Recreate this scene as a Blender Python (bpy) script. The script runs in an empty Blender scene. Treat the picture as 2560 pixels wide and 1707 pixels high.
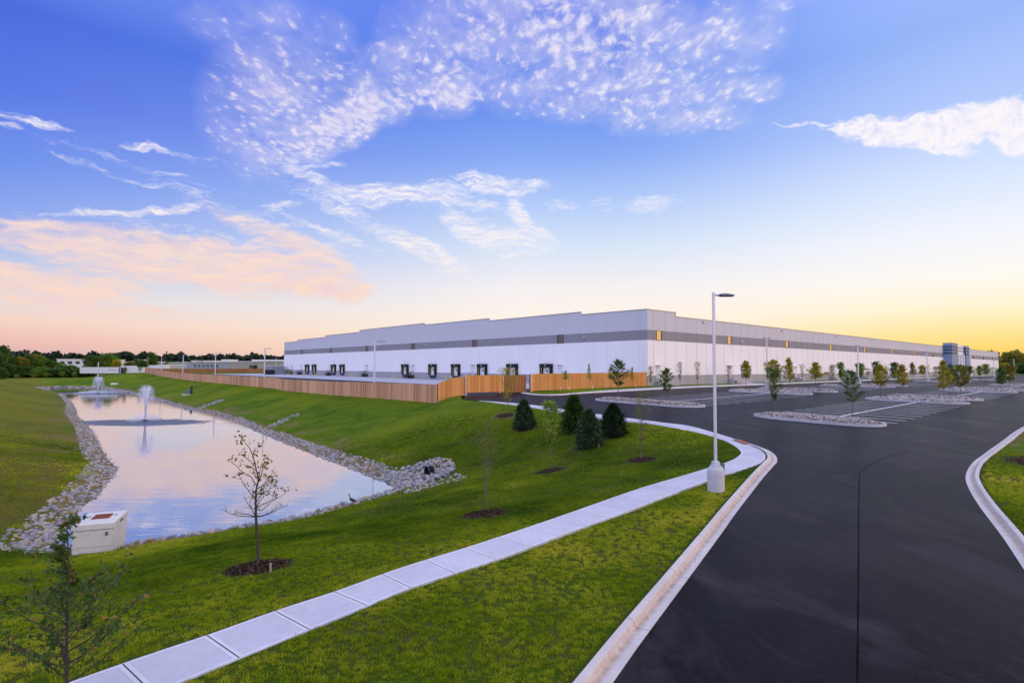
import bpy, bmesh, math, random
import numpy as np
from mathutils import Vector, Matrix
random.seed(7); RNG=np.random.default_rng(11)
sc=bpy.context.scene; COL=sc.collection
F_,PITCH,ROLL=1384.46,.046,-.0036
CZ=4.8; ZW=-3.2
CX,CY,HD=23.7615,96.9734,.716
UX,UY=math.cos(HD),math.sin(HD); VX,VY=math.sin(HD),-math.cos(HD)
def ray(px,py):
    a,b=px-1280,py-853.5
    u=a*math.cos(ROLL)-b*math.sin(ROLL); v=a*math.sin(ROLL)+b*math.cos(ROLL)
    x=u/F_; up=-v/F_; c,s=math.cos(PITCH),math.sin(PITCH)
    y=c-up*s; z=s+up*c
    return x/y,z/y
def touv(x,y): return (x-CX)*UX+(y-CY)*UY,(x-CX)*VX+(y-CY)*VY
def xy(u,v): return CX+u*UX+v*VX, CY+u*UY+v*VY
def atz(px,py,z):
    a,c=ray(px,py); Y=(z-CZ)/c; return np.array([a*Y,Y,z])
def ss(t): t=np.clip(t,0,1); return t*t*(3-2*t)
_yt=np.arange(-60,1600,1.)
_zt=np.interp(_yt,[-60,14,22,45,70,92,1600],[0,0,.14,.8,1.2,1.46,1.46])
_zt=np.convolve(np.pad(_zt,6,'edge'),np.ones(13)/13,'valid')
def zp(x,y): return np.interp(y,_yt,_zt)+0*np.asarray(x)
WPX=[(153,985),(181,1014.5),(184,1036),(208,1060),(226.5,1085),(242,1118.6),(257,1146),(280,1169),(269,1192),(245,1213.5),(226.5,1244),(183.7,1268.6),(171,1293),(140,1330),(118,1358),(150,1376),(230,1379),(310,1372),(366,1357),(450,1347),(575,1326),(720,1304),(871,1262.6),(980,1232),(1008,1216),(1012,1210),(958,1197),(871,1164),(762,1123),(675,1088),(588,1050),(511.6,1028.6),(474.5,1023.7),(398,1002),(346,987),(306,978),(275,973),(254,970),(200,968.8),(153,968.6),(101,970),(120,976)]
POND=np.array([atz(a,b,ZW)[:2] for a,b in WPX])
def sdist(x,y,P=POND):
    x=np.asarray(x,float).ravel(); y=np.asarray(y,float).ravel()
    d=np.full(x.shape,1e9); ins=np.zeros(x.shape,bool)
    n=len(P)
    for i in range(n):
        ax,ay=P[i];bx,by=P[(i+1)%n]
        ex,ey=bx-ax,by-ay; L=ex*ex+ey*ey
        t=np.clip(((x-ax)*ex+(y-ay)*ey)/L,0,1)
        d=np.minimum(d,(x-ax-t*ex)**2+(y-ay-t*ey)**2)
        c=((ay>y)!=(by>y))
        if abs(by-ay)>1e-12:
            ins^=c&(x<(bx-ax)*(y-ay)/(by-ay)+ax)
    d=np.sqrt(d); return np.where(ins,-d,d)
def H(x,y):
    x=np.asarray(x,float);y=np.asarray(y,float);sh=x.shape
    x=x.ravel();y=y.ravel()
    u,v=touv(x,y)
    d=sdist(x,y)
    up=zp(x,y)*ss((u+62)/14)
    r=x/np.maximum(y,1)
    far=ss((y-165)/40)*ss((290-y)/25)*ss((-r-.66)/.1)
    up=up-1.0*far
    W=14+8*ss((u+72)/12)*ss((14-v)/14)*ss((y-30)/20)
    W=W+3*ss((v-16)/10)*ss((u+95)/10)
    t=np.clip(d/W,0,1.3)
    p=np.where(t<.7,t,.7+.3*(1-np.exp(-(t-.7)/.3)))
    p=np.where(t>1,np.minimum(1,p+(t-1)*.5),p)
    h=ZW+(up-ZW)*np.clip(p*1.04,0,1)
    h=np.where(d<0,ZW+np.maximum(d*.3,-1.2),h)
    return h.reshape(sh)
_Y=np.concatenate([np.linspace(2,60,700),np.geomspace(60,1500,900)[1:]])
def at(px,py,f=H):
    a,c=ray(px,py); z=CZ+c*_Y; h=f(a*_Y,_Y); k=np.nonzero(z<=h)[0]
    if len(k)==0: return np.array([a*400,400,float(f(np.array([a*400]),np.array([400.]))[0])])
    k=k[0]; 
    if k==0: Y=_Y[0]
    else:
        d0=z[k-1]-h[k-1];d1=z[k]-h[k]; Y=_Y[k-1]+(_Y[k]-_Y[k-1])*d0/(d0-d1)
    return np.array([a*Y,Y,float(f(np.array([a*Y]),np.array([Y]))[0])])
# ------------------------------------------------------------ node helpers
def newmat(name):
    m=bpy.data.materials.new(name); m.use_nodes=True; m.node_tree.nodes.clear(); return m,m.node_tree
class G:
    def __init__(s,nt): s.nt=nt
    def n(s,t,**k):
        o=s.nt.nodes.new(t)
        for a,b in k.items(): setattr(o,a,b)
        return o
    def put(s,sock,v):
        if v is None: return
        if hasattr(v,'is_output') or isinstance(v,bpy.types.NodeSocket): s.nt.links.new(v,sock)
        else:
            if isinstance(v,(tuple,list)) and sock.type=='RGBA' and len(v)==3: v=(*v,1)
            sock.default_value=v
    def math(s,op,a,b=None,c=None,clamp=False):
        o=s.n('ShaderNodeMath',operation=op,use_clamp=clamp)
        s.put(o.inputs[0],a); s.put(o.inputs[1],b); s.put(o.inputs[2],c); return o.outputs[0]
    def mix(s,f,a,b,bt='MIX'):
        o=s.n('ShaderNodeMix',data_type='RGBA',blend_type=bt); s.put(o.inputs[0],f); s.put(o.inputs[6],a); s.put(o.inputs[7],b); return o.outputs[2]
    def ramp(s,f,stops,interp='LINEAR'):
        o=s.n('ShaderNodeValToRGB'); cr=o.color_ramp; cr.interpolation=interp
        while len(cr.elements)>1: cr.elements.remove(cr.elements[-1])
        cr.elements[0].position=stops[0][0]; cr.elements[0].color=(*stops[0][1],1)
        for p,c in stops[1:]:
            e=cr.elements.new(p); e.color=(*c,1)
        s.put(o.inputs[0],f); return o.outputs[0]
    def noise(s,vec,scale,detail=3,rough=.5,dist=0,col=False):
        o=s.n('ShaderNodeTexNoise'); s.put(o.inputs['Vector'],vec); o.inputs['Scale'].default_value=scale
        o.inputs['Detail'].default_value=detail; o.inputs['Roughness'].default_value=rough; o.inputs['Distortion'].default_value=dist
        return o.outputs[1] if col else o.outputs[0]
    def mapr(s,v,a,b,c=0.,d=1.,smooth=False):
        o=s.n('ShaderNodeMapRange'); 
        if smooth: o.interpolation_type='SMOOTHSTEP'
        s.put(o.inputs[0],v)
        for i,x in enumerate((a,b,c,d)): s.put(o.inputs[i+1],x)
        return o.outputs[0]
    def vm(s,op,a,b=None,sc=None):
        o=s.n('ShaderNodeVectorMath',operation=op); s.put(o.inputs[0],a); s.put(o.inputs[1],b)
        if sc is not None: s.put(o.inputs['Scale'],sc)
        return o.outputs['Value'] if op in('DOT_PRODUCT','LENGTH') else o.outputs[0]
    def pos(s): return s.n('ShaderNodeNewGeometry').outputs['Position']
    def obj(s): return s.n('ShaderNodeTexCoord').outputs['Object']
    def attr(s,name): return s.n('ShaderNodeAttribute',attribute_name=name).outputs['Fac']
    def bump(s,h,strength=.3,dist=.02,nrm=None):
        o=s.n('ShaderNodeBump'); o.inputs['Strength'].default_value=strength; o.inputs['Distance'].default_value=dist
        s.put(o.inputs['Height'],h); s.put(o.inputs['Normal'],nrm); return o.outputs[0]
    def bsdf(s,col,rough=.8,metal=0.,nrm=None,spec=.3,**k):
        o=s.n('ShaderNodeBsdfPrincipled'); s.put(o.inputs['Base Color'],col); s.put(o.inputs['Roughness'],rough); s.put(o.inputs['Metallic'],metal)
        s.put(o.inputs['Normal'],nrm); s.put(o.inputs['Specular IOR Level'],spec)
        for a,b in k.items(): s.put(o.inputs[a],b)
        return o.outputs[0]
    def out(s,sh):
        o=s.n('ShaderNodeOutputMaterial'); s.nt.links.new(sh,o.inputs[0])
def C(r,g,b):
    f=lambda c:(c/255/12.92 if c<=10 else ((c/255+.055)/1.055)**2.4)
    return (f(r),f(g),f(b))
def simple(name,col,rough=.7,metal=0.,var=.12,scale=2.,bump=0.,bs=30.,spec=.3):
    m,nt=newmat(name); g=G(nt); o=g.obj()
    n=g.noise(o,scale,4,.6)
    c=g.mix(g.mapr(n,.3,.7),tuple(x*(1-var) for x in col),tuple(min(1,x*(1+var)) for x in col))
    nr=g.bump(g.noise(o,bs,3),bump,.01) if bump else None
    g.out(g.bsdf(c,rough,metal,nr,spec)); return m
def tinted(name,c0,c1,rough=.75,trans=0.,spec=.2,c2=None):
    m,nt=newmat(name); g=G(nt); t=g.attr('tint')
    st=[(0,c0),(1,c1)] if c2 is None else [(0,c0),(.6,c1),(1,c2)]
    c=g.ramp(t,st)
    sh=g.bsdf(c,rough,0,None,spec)
    if trans:
        tr=g.n('ShaderNodeBsdfTranslucent'); g.put(tr.inputs[0],c); mx=g.n('ShaderNodeMixShader'); mx.inputs[0].default_value=trans
        nt.links.new(sh,mx.inputs[1]); nt.links.new(tr.outputs[0],mx.inputs[2]); sh=mx.outputs[0]
    g.out(sh); return m
# ------------------------------------------------------------ mesh builder
class MB:
    def __init__(s): s.v=[];s.f=[];s.t=[];s.k=0
    def add(s,V,F,t=0.5):
        V=np.asarray(V,float).reshape(-1,3); s.v.append(V); k=s.k
        s.f+= [tuple(i+k for i in f) for f in F]
        s.t+= (list(t) if hasattr(t,'__len__') else [t]*len(F)); s.k+=len(V); return s
    def box(s,a,b,t=.5,rot=0.,o=(0,0)):
        x0,y0,z0=a;x1,y1,z1=b
        V=np.array([(x0,y0,z0),(x1,y0,z0),(x1,y1,z0),(x0,y1,z0),(x0,y0,z1),(x1,y0,z1),(x1,y1,z1),(x0,y1,z1)],float)
        if rot:
            c,q=math.cos(rot),math.sin(rot); X=V[:,0]*c-V[:,1]*q+o[0]; Y=V[:,0]*q+V[:,1]*c+o[1]; V[:,0]=X;V[:,1]=Y
        return s.add(V,[(0,3,2,1),(4,5,6,7),(0,1,5,4),(1,2,6,5),(2,3,7,6),(3,0,4,7)],t)
    def cbox(s,x,y,z0,lx,ly,h,rot=0.,t=.5): return s.box((-lx/2,-ly/2,z0),(lx/2,ly/2,z0+h),t,rot or 1e-9,(x,y))
    def tube(s,P,R,n=6,t=.5,cap=True):
        P=np.asarray(P,float); R=np.broadcast_to(R,(len(P),)); V=[];F=[]
        prev=None
        for i in range(len(P)):
            d=P[min(i+1,len(P)-1)]-P[max(i-1,0)]; d=d/(np.linalg.norm(d)+1e-9)
            a=prev if prev is not None else np.array([1,0,0]) if abs(d[0])<.8 else np.array([0,1,0])
            a=a-d*a.dot(d); a/=np.linalg.norm(a)+1e-9; prev=a; b=np.cross(d,a)
            for j in range(n):
                an=2*math.pi*j/n; V.append(P[i]+R[i]*(a*math.cos(an)+b*math.sin(an)))
        for i in range(len(P)-1):
            for j in range(n): F.append((i*n+j,i*n+(j+1)%n,(i+1)*n+(j+1)%n,(i+1)*n+j))
        if cap: F.append(tuple(range(n))[::-1]); F.append(tuple((len(P)-1)*n+j for j in range(n)))
        return s.add(V,F,t)
    def lathe(s,prof,n=24,t=.5,o=(0,0)):
        V=[];F=[]
        for r,z in prof:
            for j in range(n): V.append((o[0]+r*math.cos(2*math.pi*j/n),o[1]+r*math.sin(2*math.pi*j/n),z))
        for i in range(len(prof)-1):
            for j in range(n): F.append((i*n+j,i*n+(j+1)%n,(i+1)*n+(j+1)%n,(i+1)*n+j))
        F.append(tuple(range(n))[::-1]); F.append(tuple((len(prof)-1)*n+j for j in range(n)))
        return s.add(V,F,t)
    def prism(s,poly,z0,z1,t=.5):
        n=len(poly); V=[(x,y,z0) for x,y in poly]+[(x,y,z1) for x,y in poly]
        F=[tuple(range(n))[::-1],tuple(range(n,2*n))]+[(i,(i+1)%n,n+(i+1)%n,n+i) for i in range(n)]
        return s.add(V,F,t)
    def quads(s,Q,t):   # Q (N,4,3)
        N=len(Q)
        if N==0: return s
        s.v.append(Q.reshape(-1,3)); k=s.k
        s.f+= (np.arange(N*4).reshape(N,4)+k).tolist(); s.t+=list(np.broadcast_to(t,(N,))); s.k+=4*N; return s
    def build(s,name,mat,parent=None,smooth=False,loc=None,rz=0):
        me=bpy.data.meshes.new(name); V=np.concatenate(s.v) if s.v else np.zeros((0,3))
        me.from_pydata(V.tolist(),[],s.f); 
        a=me.attributes.new('tint','FLOAT','FACE'); a.data.foreach_set('value',np.array(s.t,np.float32))
        if smooth: me.polygons.foreach_set('use_smooth',[True]*len(s.f))
        me.materials.append(mat); me.update()
        o=bpy.data.objects.new(name,me); COL.objects.link(o)
        if parent: o.parent=parent
        if loc is not None: o.location=loc
        if rz: o.rotation_euler[2]=rz
        return o
def tag(o,label=None,cat=None,group=None,kind=None):
    if label: o['label']=label
    if cat: o['category']=cat
    if group: o['group']=group
    if kind: o['kind']=kind
    return o
def thing(name,loc,label,cat,group=None,rz=0):
    o=bpy.data.objects.new(name,None); o.empty_display_size=.3; COL.objects.link(o); o.location=loc; o.rotation_euler[2]=rz
    return tag(o,label,cat,group)
def dup(root,loc,rz,label,s=(1,1,1)):
    r=root.copy(); COL.objects.link(r); r.location=loc; r.rotation_euler[2]=rz; r.scale=s; r['label']=label
    for ch in list(root.children):
        c=ch.copy(); COL.objects.link(c); c.parent=r
        for q in ch.children:
            d=q.copy(); COL.objects.link(d); d.parent=c
    return r
def bevel(o,w=.01,seg=2):
    m=o.modifiers.new('b','BEVEL'); m.width=w; m.segments=seg; m.limit_method='ANGLE'; return o
def sheet(poly,zf,name,mat,ycuts=(),side=0.,parent=None,kind='structure',xcuts=()):
    bm=bmesh.new(); vs=[bm.verts.new((x,y,0)) for x,y in poly]; es=[bm.edges.new((vs[i],vs[(i+1)%len(vs)])) for i in range(len(vs))]
    bmesh.ops.triangle_fill(bm,edges=es,use_beauty=True,use_dissolve=False)
    for yc in ycuts: bmesh.ops.bisect_plane(bm,geom=bm.verts[:]+bm.edges[:]+bm.faces[:],plane_co=(0,yc,0),plane_no=(0,1,0),dist=1e-5)
    for xc in xcuts: bmesh.ops.bisect_plane(bm,geom=bm.verts[:]+bm.edges[:]+bm.faces[:],plane_co=(xc,0,0),plane_no=(1,0,0),dist=1e-5)
    bmesh.ops.recalc_face_normals(bm,faces=bm.faces)
    if len(bm.faces) and sum(f.normal.z*f.calc_area() for f in bm.faces)<0: bmesh.ops.reverse_faces(bm,faces=bm.faces)
    X=np.array([v.co.x for v in bm.verts]);Y=np.array([v.co.y for v in bm.verts]); Z=zf(X,Y)
    for v,z in zip(bm.verts,Z): v.co.z=z
    if side:
        r=bmesh.ops.extrude_edge_only(bm,edges=[e for e in bm.edges if e.is_boundary])
        for v in [q for q in r['geom'] if isinstance(q,bmesh.types.BMVert)]: v.co.z-=side
    me=bpy.data.meshes.new(name); bm.to_mesh(me); bm.free(); me.materials.append(mat)
    o=bpy.data.objects.new(name,me); COL.objects.link(o)
    if parent: o.parent=parent
    if kind and not parent: o['kind']=kind
    return o
def resample(P,step,closed=False):
    P=np.asarray(P,float)
    if closed: P=np.vstack([P,P[:1]])
    # catmull-rom
    Q=[]
    n=len(P)
    for i in range(n-1):
        p0=P[i-1] if i>0 else (P[-2] if closed else 2*P[0]-P[1]); p1=P[i];p2=P[i+1]; p3=P[i+2] if i+2<n else (P[1] if closed else 2*P[-1]-P[-2])
        for t in np.linspace(0,1,12,endpoint=False):
            Q.append(.5*((2*p1)+(-p0+p2)*t+(2*p0-5*p1+4*p2-p3)*t*t+(-p0+3*p1-3*p2+p3)*t**3))
    Q.append(P[-1]); Q=np.array(Q); s=np.r_[0,np.cumsum(np.linalg.norm(np.diff(Q[:,:2],axis=0),axis=1))]
    m=max(2,int(round(s[-1]/step))+1); S=np.linspace(0,s[-1],m)
    return np.stack([np.interp(S,s,Q[:,k]) for k in range(Q.shape[1])],1)
def sweep(P,prof,zf,name,mat,left=True,parent=None):
    """profile (offset,height) swept along polyline P; offset to the left of travel if left"""
    P=np.asarray(P)[:,:2]; T=np.gradient(P,axis=0); T/=np.linalg.norm(T,axis=1)[:,None]+1e-9
    N=np.stack([-T[:,1],T[:,0]],1)*(1 if left else -1)
    base=zf(P[:,0],P[:,1]); V=[];F=[];k=len(prof)
    for i in range(len(P)):
        for o,h in prof: V.append((P[i,0]+N[i,0]*o,P[i,1]+N[i,1]*o,base[i]+h))
    for i in range(len(P)-1):
        for j in range(k-1):
            f=(i*k+j,(i+1)*k+j,(i+1)*k+j+1,i*k+j+1); F.append(f if not left else f[::-1])
    m=MB(); m.add(V,F); o=m.build(name,mat,parent)
    bm=bmesh.new(); bm.from_mesh(o.data); bmesh.ops.recalc_face_normals(bm,faces=bm.faces)
    if sum(f.normal.z*f.calc_area() for f in bm.faces)<0: bmesh.ops.reverse_faces(bm,faces=bm.faces)
    bm.to_mesh(o.data); bm.free()
    s_=np.r_[0,np.cumsum(np.linalg.norm(np.diff(P,axis=0),axis=1))]
    a=o.data.attributes.new('along','FLOAT','POINT'); a.data.foreach_set('value',np.repeat(s_,k).astype(np.float32))
    a=o.data.attributes.new('across','FLOAT','POINT'); a.data.foreach_set('value',np.tile([p[0] for p in prof],len(P)).astype(np.float32))
    return o
def vnoise(x,y,sc,seed=0):
    x=np.asarray(x)/sc;y=np.asarray(y)/sc; xi=np.floor(x).astype(np.int64);yi=np.floor(y).astype(np.int64);fx=x-xi;fy=y-yi
    fx=fx*fx*(3-2*fx);fy=fy*fy*(3-2*fy)
    def h(a,b):
        n=(a*374761393+b*668265263+seed*982451653)&0xffffffff; n=((n^(n>>13))*1274126177)&0xffffffff; return ((n^(n>>16))&0xffff)/65535.
    return (h(xi,yi)*(1-fx)+h(xi+1,yi)*fx)*(1-fy)+(h(xi,yi+1)*(1-fx)+h(xi+1,yi+1)*fx)*fy
def fbm(x,y,sc,seed=0,o=3): return sum(vnoise(x,y,sc/2**i,seed+i)*.5**i for i in range(o))/sum(.5**i for i in range(o))
# ------------------------------------------------------------ camera
cam=bpy.data.cameras.new('camera'); cam.sensor_width=36; cam.lens=F_*36/2560; cam.clip_end=8000; cam.clip_start=.1
co=bpy.data.objects.new('camera',cam); COL.objects.link(co); sc.camera=co
co.location=(0,0,CZ)
fw=Vector((0,math.cos(PITCH),math.sin(PITCH))); up0=Vector((0,-math.sin(PITCH),math.cos(PITCH))); r0=Vector((1,0,0))
# image right axis = cos*r + sin*(-(up))...: matches ray()
a=ROLL
right=r0*math.cos(a)-up0*math.sin(a); upv=up0*math.cos(a)+r0*math.sin(a)
M=Matrix((right,upv,-fw)).transposed().to_4x4(); M.translation=Vector((0,0,CZ)); co.matrix_world=M
sc.view_settings.view_transform='Standard'; sc.view_settings.look='None'; sc.view_settings.exposure=0; sc.view_settings.gamma=1
sc.cycles.use_denoising=True; sc.cycles.max_bounces=6; sc.cycles.transparent_max_bounces=24
try: sc.cycles.denoiser='OPENIMAGEDENOISE'
except Exception: pass
# ------------------------------------------------------------ world
def ael(px,py):
    x,z=ray(px,py); n=math.sqrt(x*x+1+z*z); return math.degrees(math.atan2(x,1)),math.degrees(math.asin(z/n))
SUN_AZ,SUN_EL=math.radians(98),math.radians(4)
w=bpy.data.worlds.new('World'); sc.world=w; w.use_nodes=True; nt=w.node_tree; nt.nodes.clear(); g=G(nt)
D=g.vm('NORMALIZE',g.n('ShaderNodeTexCoord').outputs['Generated'])
sx=g.n('ShaderNodeSeparateXYZ'); nt.links.new(D,sx.inputs[0]); X,Y,Z=sx.outputs
DEG=57.29578
el=g.math('MULTIPLY',g.math('ARCSINE',Z),DEG); az=g.math('MULTIPLY',g.math('ARCTAN2',X,Y),DEG)
te=g.mapr(el,-2,60)
def rs(xpx,pts,extra):
    st=[]
    for py,c in pts:
        e=ael(xpx,py)[1]; st.append(((e+2)/62,C(*c)))
    st=sorted(st,key=lambda q:q[0])
    return st+[((e+2)/62,tuple(v) ) for e,v in extra]
ZEN=[(45,(.5,.62,1.3)),(60,(1.02,1.04,1.45))]  # zenith above the frame, brightened to add light on the ground
L=rs(0,[(0,(48,92,218)),(200,(68,108,226)),(400,(98,138,234)),(560,(140,168,236)),(650,(185,198,232)),(730,(222,215,222)),(800,(243,208,192)),(850,(236,186,178)),(905,(205,162,178))],ZEN)
Cc=rs(1280,[(0,(66,108,230)),(250,(92,134,236)),(400,(132,166,243)),(520,(176,202,248)),(620,(212,226,246)),(720,(243,238,240)),(790,(252,240,228)),(880,(253,228,200))],ZEN)
R=rs(2560,[(0,(146,178,247)),(250,(176,200,251)),(420,(214,228,253)),(560,(240,243,252)),(680,(253,248,240)),(760,(255,242,205)),(820,(255,229,150)),(870,(255,212,106)),(910,(250,188,74))],ZEN)
cL=g.ramp(te,L); cC=g.ramp(te,Cc); cR=g.ramp(te,R)
R2=[(0,(1.3,.55,.14)),(.06,(1.1,.64,.2)),(.16,(1.0,.74,.38)),(.35,(1.0,1.05,1.2)),(1,(1.02,1.04,1.45))]
c2=g.ramp(te,R2)
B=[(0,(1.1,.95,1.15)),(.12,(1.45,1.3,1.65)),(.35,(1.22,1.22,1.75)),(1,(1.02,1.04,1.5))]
cB=g.mix(g.mapr(az,-20,20),g.ramp(te,[(0,(.95,.88,1.2)),(.12,(1.05,1.08,1.65)),(.35,(.92,1.05,1.75)),(1,(1.02,1.04,1.5))]),g.ramp(te,[(0,(1.3,.95,.95)),(.12,(1.75,1.4,1.5)),(.35,(1.4,1.28,1.6)),(1,(1.02,1.04,1.5))]))  # unseen rear sky, brightened to light the walls: bluer left, pinker right
col=g.mix(g.mapr(az,-43,0,0,1),cL,cC); col=g.mix(g.mapr(az,8,43,0,1,True),col,cR)
col=g.mix(g.mapr(az,50,66,0,1,True),col,c2)
absaz=g.math('ABSOLUTE',az)
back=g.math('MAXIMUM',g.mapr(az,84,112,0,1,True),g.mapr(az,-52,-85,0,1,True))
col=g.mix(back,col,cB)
# clouds
P3=g.n('ShaderNodeCombineXYZ'); nt.links.new(az,P3.inputs[0]); nt.links.new(el,P3.inputs[1]); P3.inputs[2].default_value=1
AE=P3.outputs[0]
def warp(scale,amt,detail=3):
    nz=g.noise(g.vm('MULTIPLY',AE,(1,1,0)),scale,detail,.55,0,True)
    d=g.vm('MULTIPLY',g.vm('SUBTRACT',nz,(.5,.5,.5)),(amt,amt,0)); return g.vm('ADD',AE,d)
W1=warp(.12,5.0); W2=warp(.30,2.4,5)
def blob(vec,px,py,rx,ry,ang=0,wt=1.0):
    a0,e0=ael(px,py); h=4; a1,e1=ael(px+h,py); a2,e2=ael(px,py+h)
    J=np.array([[(a1-a0)/h,(a2-a0)/h],[(e1-e0)/h,(e2-e0)/h]]); Ji=np.linalg.inv(J)
    t=math.radians(ang); Rm=np.array([[math.cos(t),math.sin(t)],[-math.sin(t),math.cos(t)]]); A=np.diag([1/rx,1/ry])@Rm@Ji
    b=-A@np.array([a0,e0])
    d1=g.vm('DOT_PRODUCT',vec,(A[0,0],A[0,1],b[0])); d2=g.vm('DOT_PRODUCT',vec,(A[1,0],A[1,1],b[1]))
    r=g.math('MULTIPLY_ADD',d2,d2,g.math('MULTIPLY',d1,d1))
    return g.math('MULTIPLY',g.math('SUBTRACT',1,r,clamp=True),wt)
def field(vec,bl):
    f=None
    for b in bl:
        q=blob(vec,*b); f=q if f is None else g.math('MAXIMUM',f,q)
    return f
# mackerel field
k=1.0884
mk=field(W1,[(b[0]*k,b[1]*k,b[2]*k*1.12,b[3]*k*1.12)+tuple(b[4:]) for b in [
 (650,230,190,170,-20,.8),(800,260,200,75,-28,1.55),(690,310,160,52,-8,1.25),(1000,215,130,30,-12,1.4),(1000,150,240,110,-22,.95),(1150,60,260,130,0,.8),
 (1340,80,300,190,5,1.15),(1480,200,230,100,12,1.05),(1600,90,200,110,-10,.85),(1560,265,170,36,8,.9),(1690,205,110,42,-12,1.0),(1760,20,190,50,-18,.7),(1300,190,300,80,4,.85),(640,80,200,80,10,.6)]])
zz=g.math('ADD',Z,.06)
q=g.n('ShaderNodeCombineXYZ'); nt.links.new(g.math('DIVIDE',X,zz),q.inputs[0]); nt.links.new(g.math('DIVIDE',Y,zz),q.inputs[1])
QP=q.outputs[0]
rot=g.n('ShaderNodeMapping'); rot.inputs['Rotation'].default_value=(0,0,.35); rot.inputs['Scale'].default_value=(1.25,.8,1); nt.links.new(QP,rot.inputs[0])
QR=g.vm('ADD',rot.outputs[0],g.vm('MULTIPLY',g.noise(QP,7,2,.5,0,True),(.07,.07,0)))
vo=g.n('ShaderNodeTexVoronoi',feature='SMOOTH_F1'); vo.inputs['Scale'].default_value=24; vo.inputs['Smoothness'].default_value=.5; g.put(vo.inputs['Vector'],QR); n1a=g.noise(QR,34,3,.6); n1=g.math('ADD',g.math('MULTIPLY',n1a,.70),g.math('MULTIPLY',g.math('SUBTRACT',1,g.math('MULTIPLY',vo.outputs['Distance'],1.15)),.30)); n2=g.noise(QR,6.5,3,.6); n3=g.noise(QR,75,2,.55)
puff=g.math('ADD',g.math('MULTIPLY',n1,.62),g.math('ADD',g.math('MULTIPLY',n2,.35),g.math('MULTIPLY',n3,.10)))
thr=g.math('SUBTRACT',.665,g.math('MULTIPLY',mk,.205))
aM=g.mapr(g.math('SUBTRACT',puff,thr),-.11,.19,0,1,True)
aM=g.math('MULTIPLY',aM,g.mapr(mk,.02,.3))
veil=g.math('MULTIPLY',g.mapr(mk,.02,.85,0,.85),g.mapr(n2,.3,.7,.2,1.))
aM=g.math('MAXIMUM',aM,veil)
# wispy cirrus
wb=[(b[0]*k,b[1]*k,b[2]*k*1.25,b[3]*k*1.55)+tuple(b[4:]) for b in [
 (730,420,110,13,24,.8),(880,450,190,24,3,1.15),(1000,445,90,24,-4,1.0),(1130,425,90,20,10,1.1),(1220,432,60,13,2,.9),(1100,470,70,14,8,.7),
 (1080,525,95,24,30,1.0),(1160,550,110,20,12,.95),(1195,500,55,20,58,1.0),(1240,535,60,20,28,.8),
 (930,560,95,13,30,1.0),(985,565,110,11,26,1.0),(1030,600,60,8,24,.8),(770,535,130,11,16,.7),(690,505,120,9,20,.55),
 (330,487,160,9,-2,1.0),(430,477,60,10,-6,1.1),(190,492,120,6,0,.8),(60,283,110,9,12,.9),(340,337,75,7,10,.85),(270,400,190,8,20,.5),(440,355,170,12,14,.3),(20,296,40,10,5,.8),
 (650,472,60,7,0,.8),(730,385,70,7,-5,.6),(672,362,14,20,55,.6),
 (1290,471,44,13,0,.55),(1395,470,44,13,0,.5),(1490,468,74,14,-1,.75),(570,565,330,16,10,.5),(620,520,300,22,20,.55),(330,380,240,9,16,.34),(140,320,160,8,10,.3),(820,500,200,16,24,.6),(980,590,160,14,26,.55),(1120,540,120,30,24,.7)]]
fW=field(W2,wb)
mp=g.n('ShaderNodeMapping'); mp.inputs['Rotation'].default_value=(0,0,math.radians(24)); mp.inputs['Scale'].default_value=(.22,1.5,1); nt.links.new(W2,mp.inputs[0])
s1=g.noise(mp.outputs[0],1.3,5,.62); 
mp2=g.n('ShaderNodeMapping'); mp2.inputs['Rotation'].default_value=(0,0,math.radians(-70)); mp2.inputs['Scale'].default_value=(.7,2.2,1); nt.links.new(W2,mp2.inputs[0])
s2=g.noise(mp2.outputs[0],1.6,4,.6)
sW=g.math('ADD',g.math('MULTIPLY',s1,.6),g.math('MULTIPLY',s2,.4))
aW=g.mapr(g.math('ADD',g.math('MULTIPLY',fW,.62),g.math('MULTIPLY',g.math('SUBTRACT',sW,.5),1.5)),.10,.66,0,1,True)
mp5=g.n('ShaderNodeMapping'); mp5.inputs['Rotation'].default_value=(0,0,math.radians(38)); mp5.inputs['Scale'].default_value=(.35,2.6,1); nt.links.new(W2,mp5.inputs[0])
s5=g.noise(mp5.outputs[0],1.5,4,.65,.3)
aW=g.math('MULTIPLY',g.math('MULTIPLY',aW,g.mapr(fW,0,.15)),g.mapr(s5,.36,.62,.25,1.))
# soft banks
bb=[(b[0]*k,b[1]*k,b[2]*k*1.15,b[3]*k*1.42)+tuple(b[4:]) for b in [
 (180,560,250,34,10,.9),(330,590,260,48,8,1.1),(520,615,250,52,9,1.15),(700,635,170,42,12,1.1),(60,520,100,13,8,.7),(620,550,60,22,15,.6),
 (90,660,260,38,4,1.05),(20,610,150,16,10,.8),(250,700,90,13,4,.6),(370,712,60,5,10,.5),(700,570,140,26,24,.8),(610,530,140,18,22,.5)]]
fB=field(W2,bb)
mp3=g.n('ShaderNodeMapping'); mp3.inputs['Rotation'].default_value=(0,0,math.radians(12)); mp3.inputs['Scale'].default_value=(.3,1.2,1); nt.links.new(W1,mp3.inputs[0])
s3=g.noise(mp3.outputs[0],.9,5,.6)
aB=g.mapr(g.math('ADD',g.math('MULTIPLY',fB,.7),g.math('MULTIPLY',g.math('SUBTRACT',g.math('ADD',g.math('MULTIPLY',s3,.6),g.math('MULTIPLY',s1,.4)),.5),1.3)),-.02,.55,0,1,True)
aB=g.math('MULTIPLY',g.math('MULTIPLY',aB,g.mapr(fB,0,.2)),g.mapr(s1,.30,.55,.5,1.))
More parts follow.
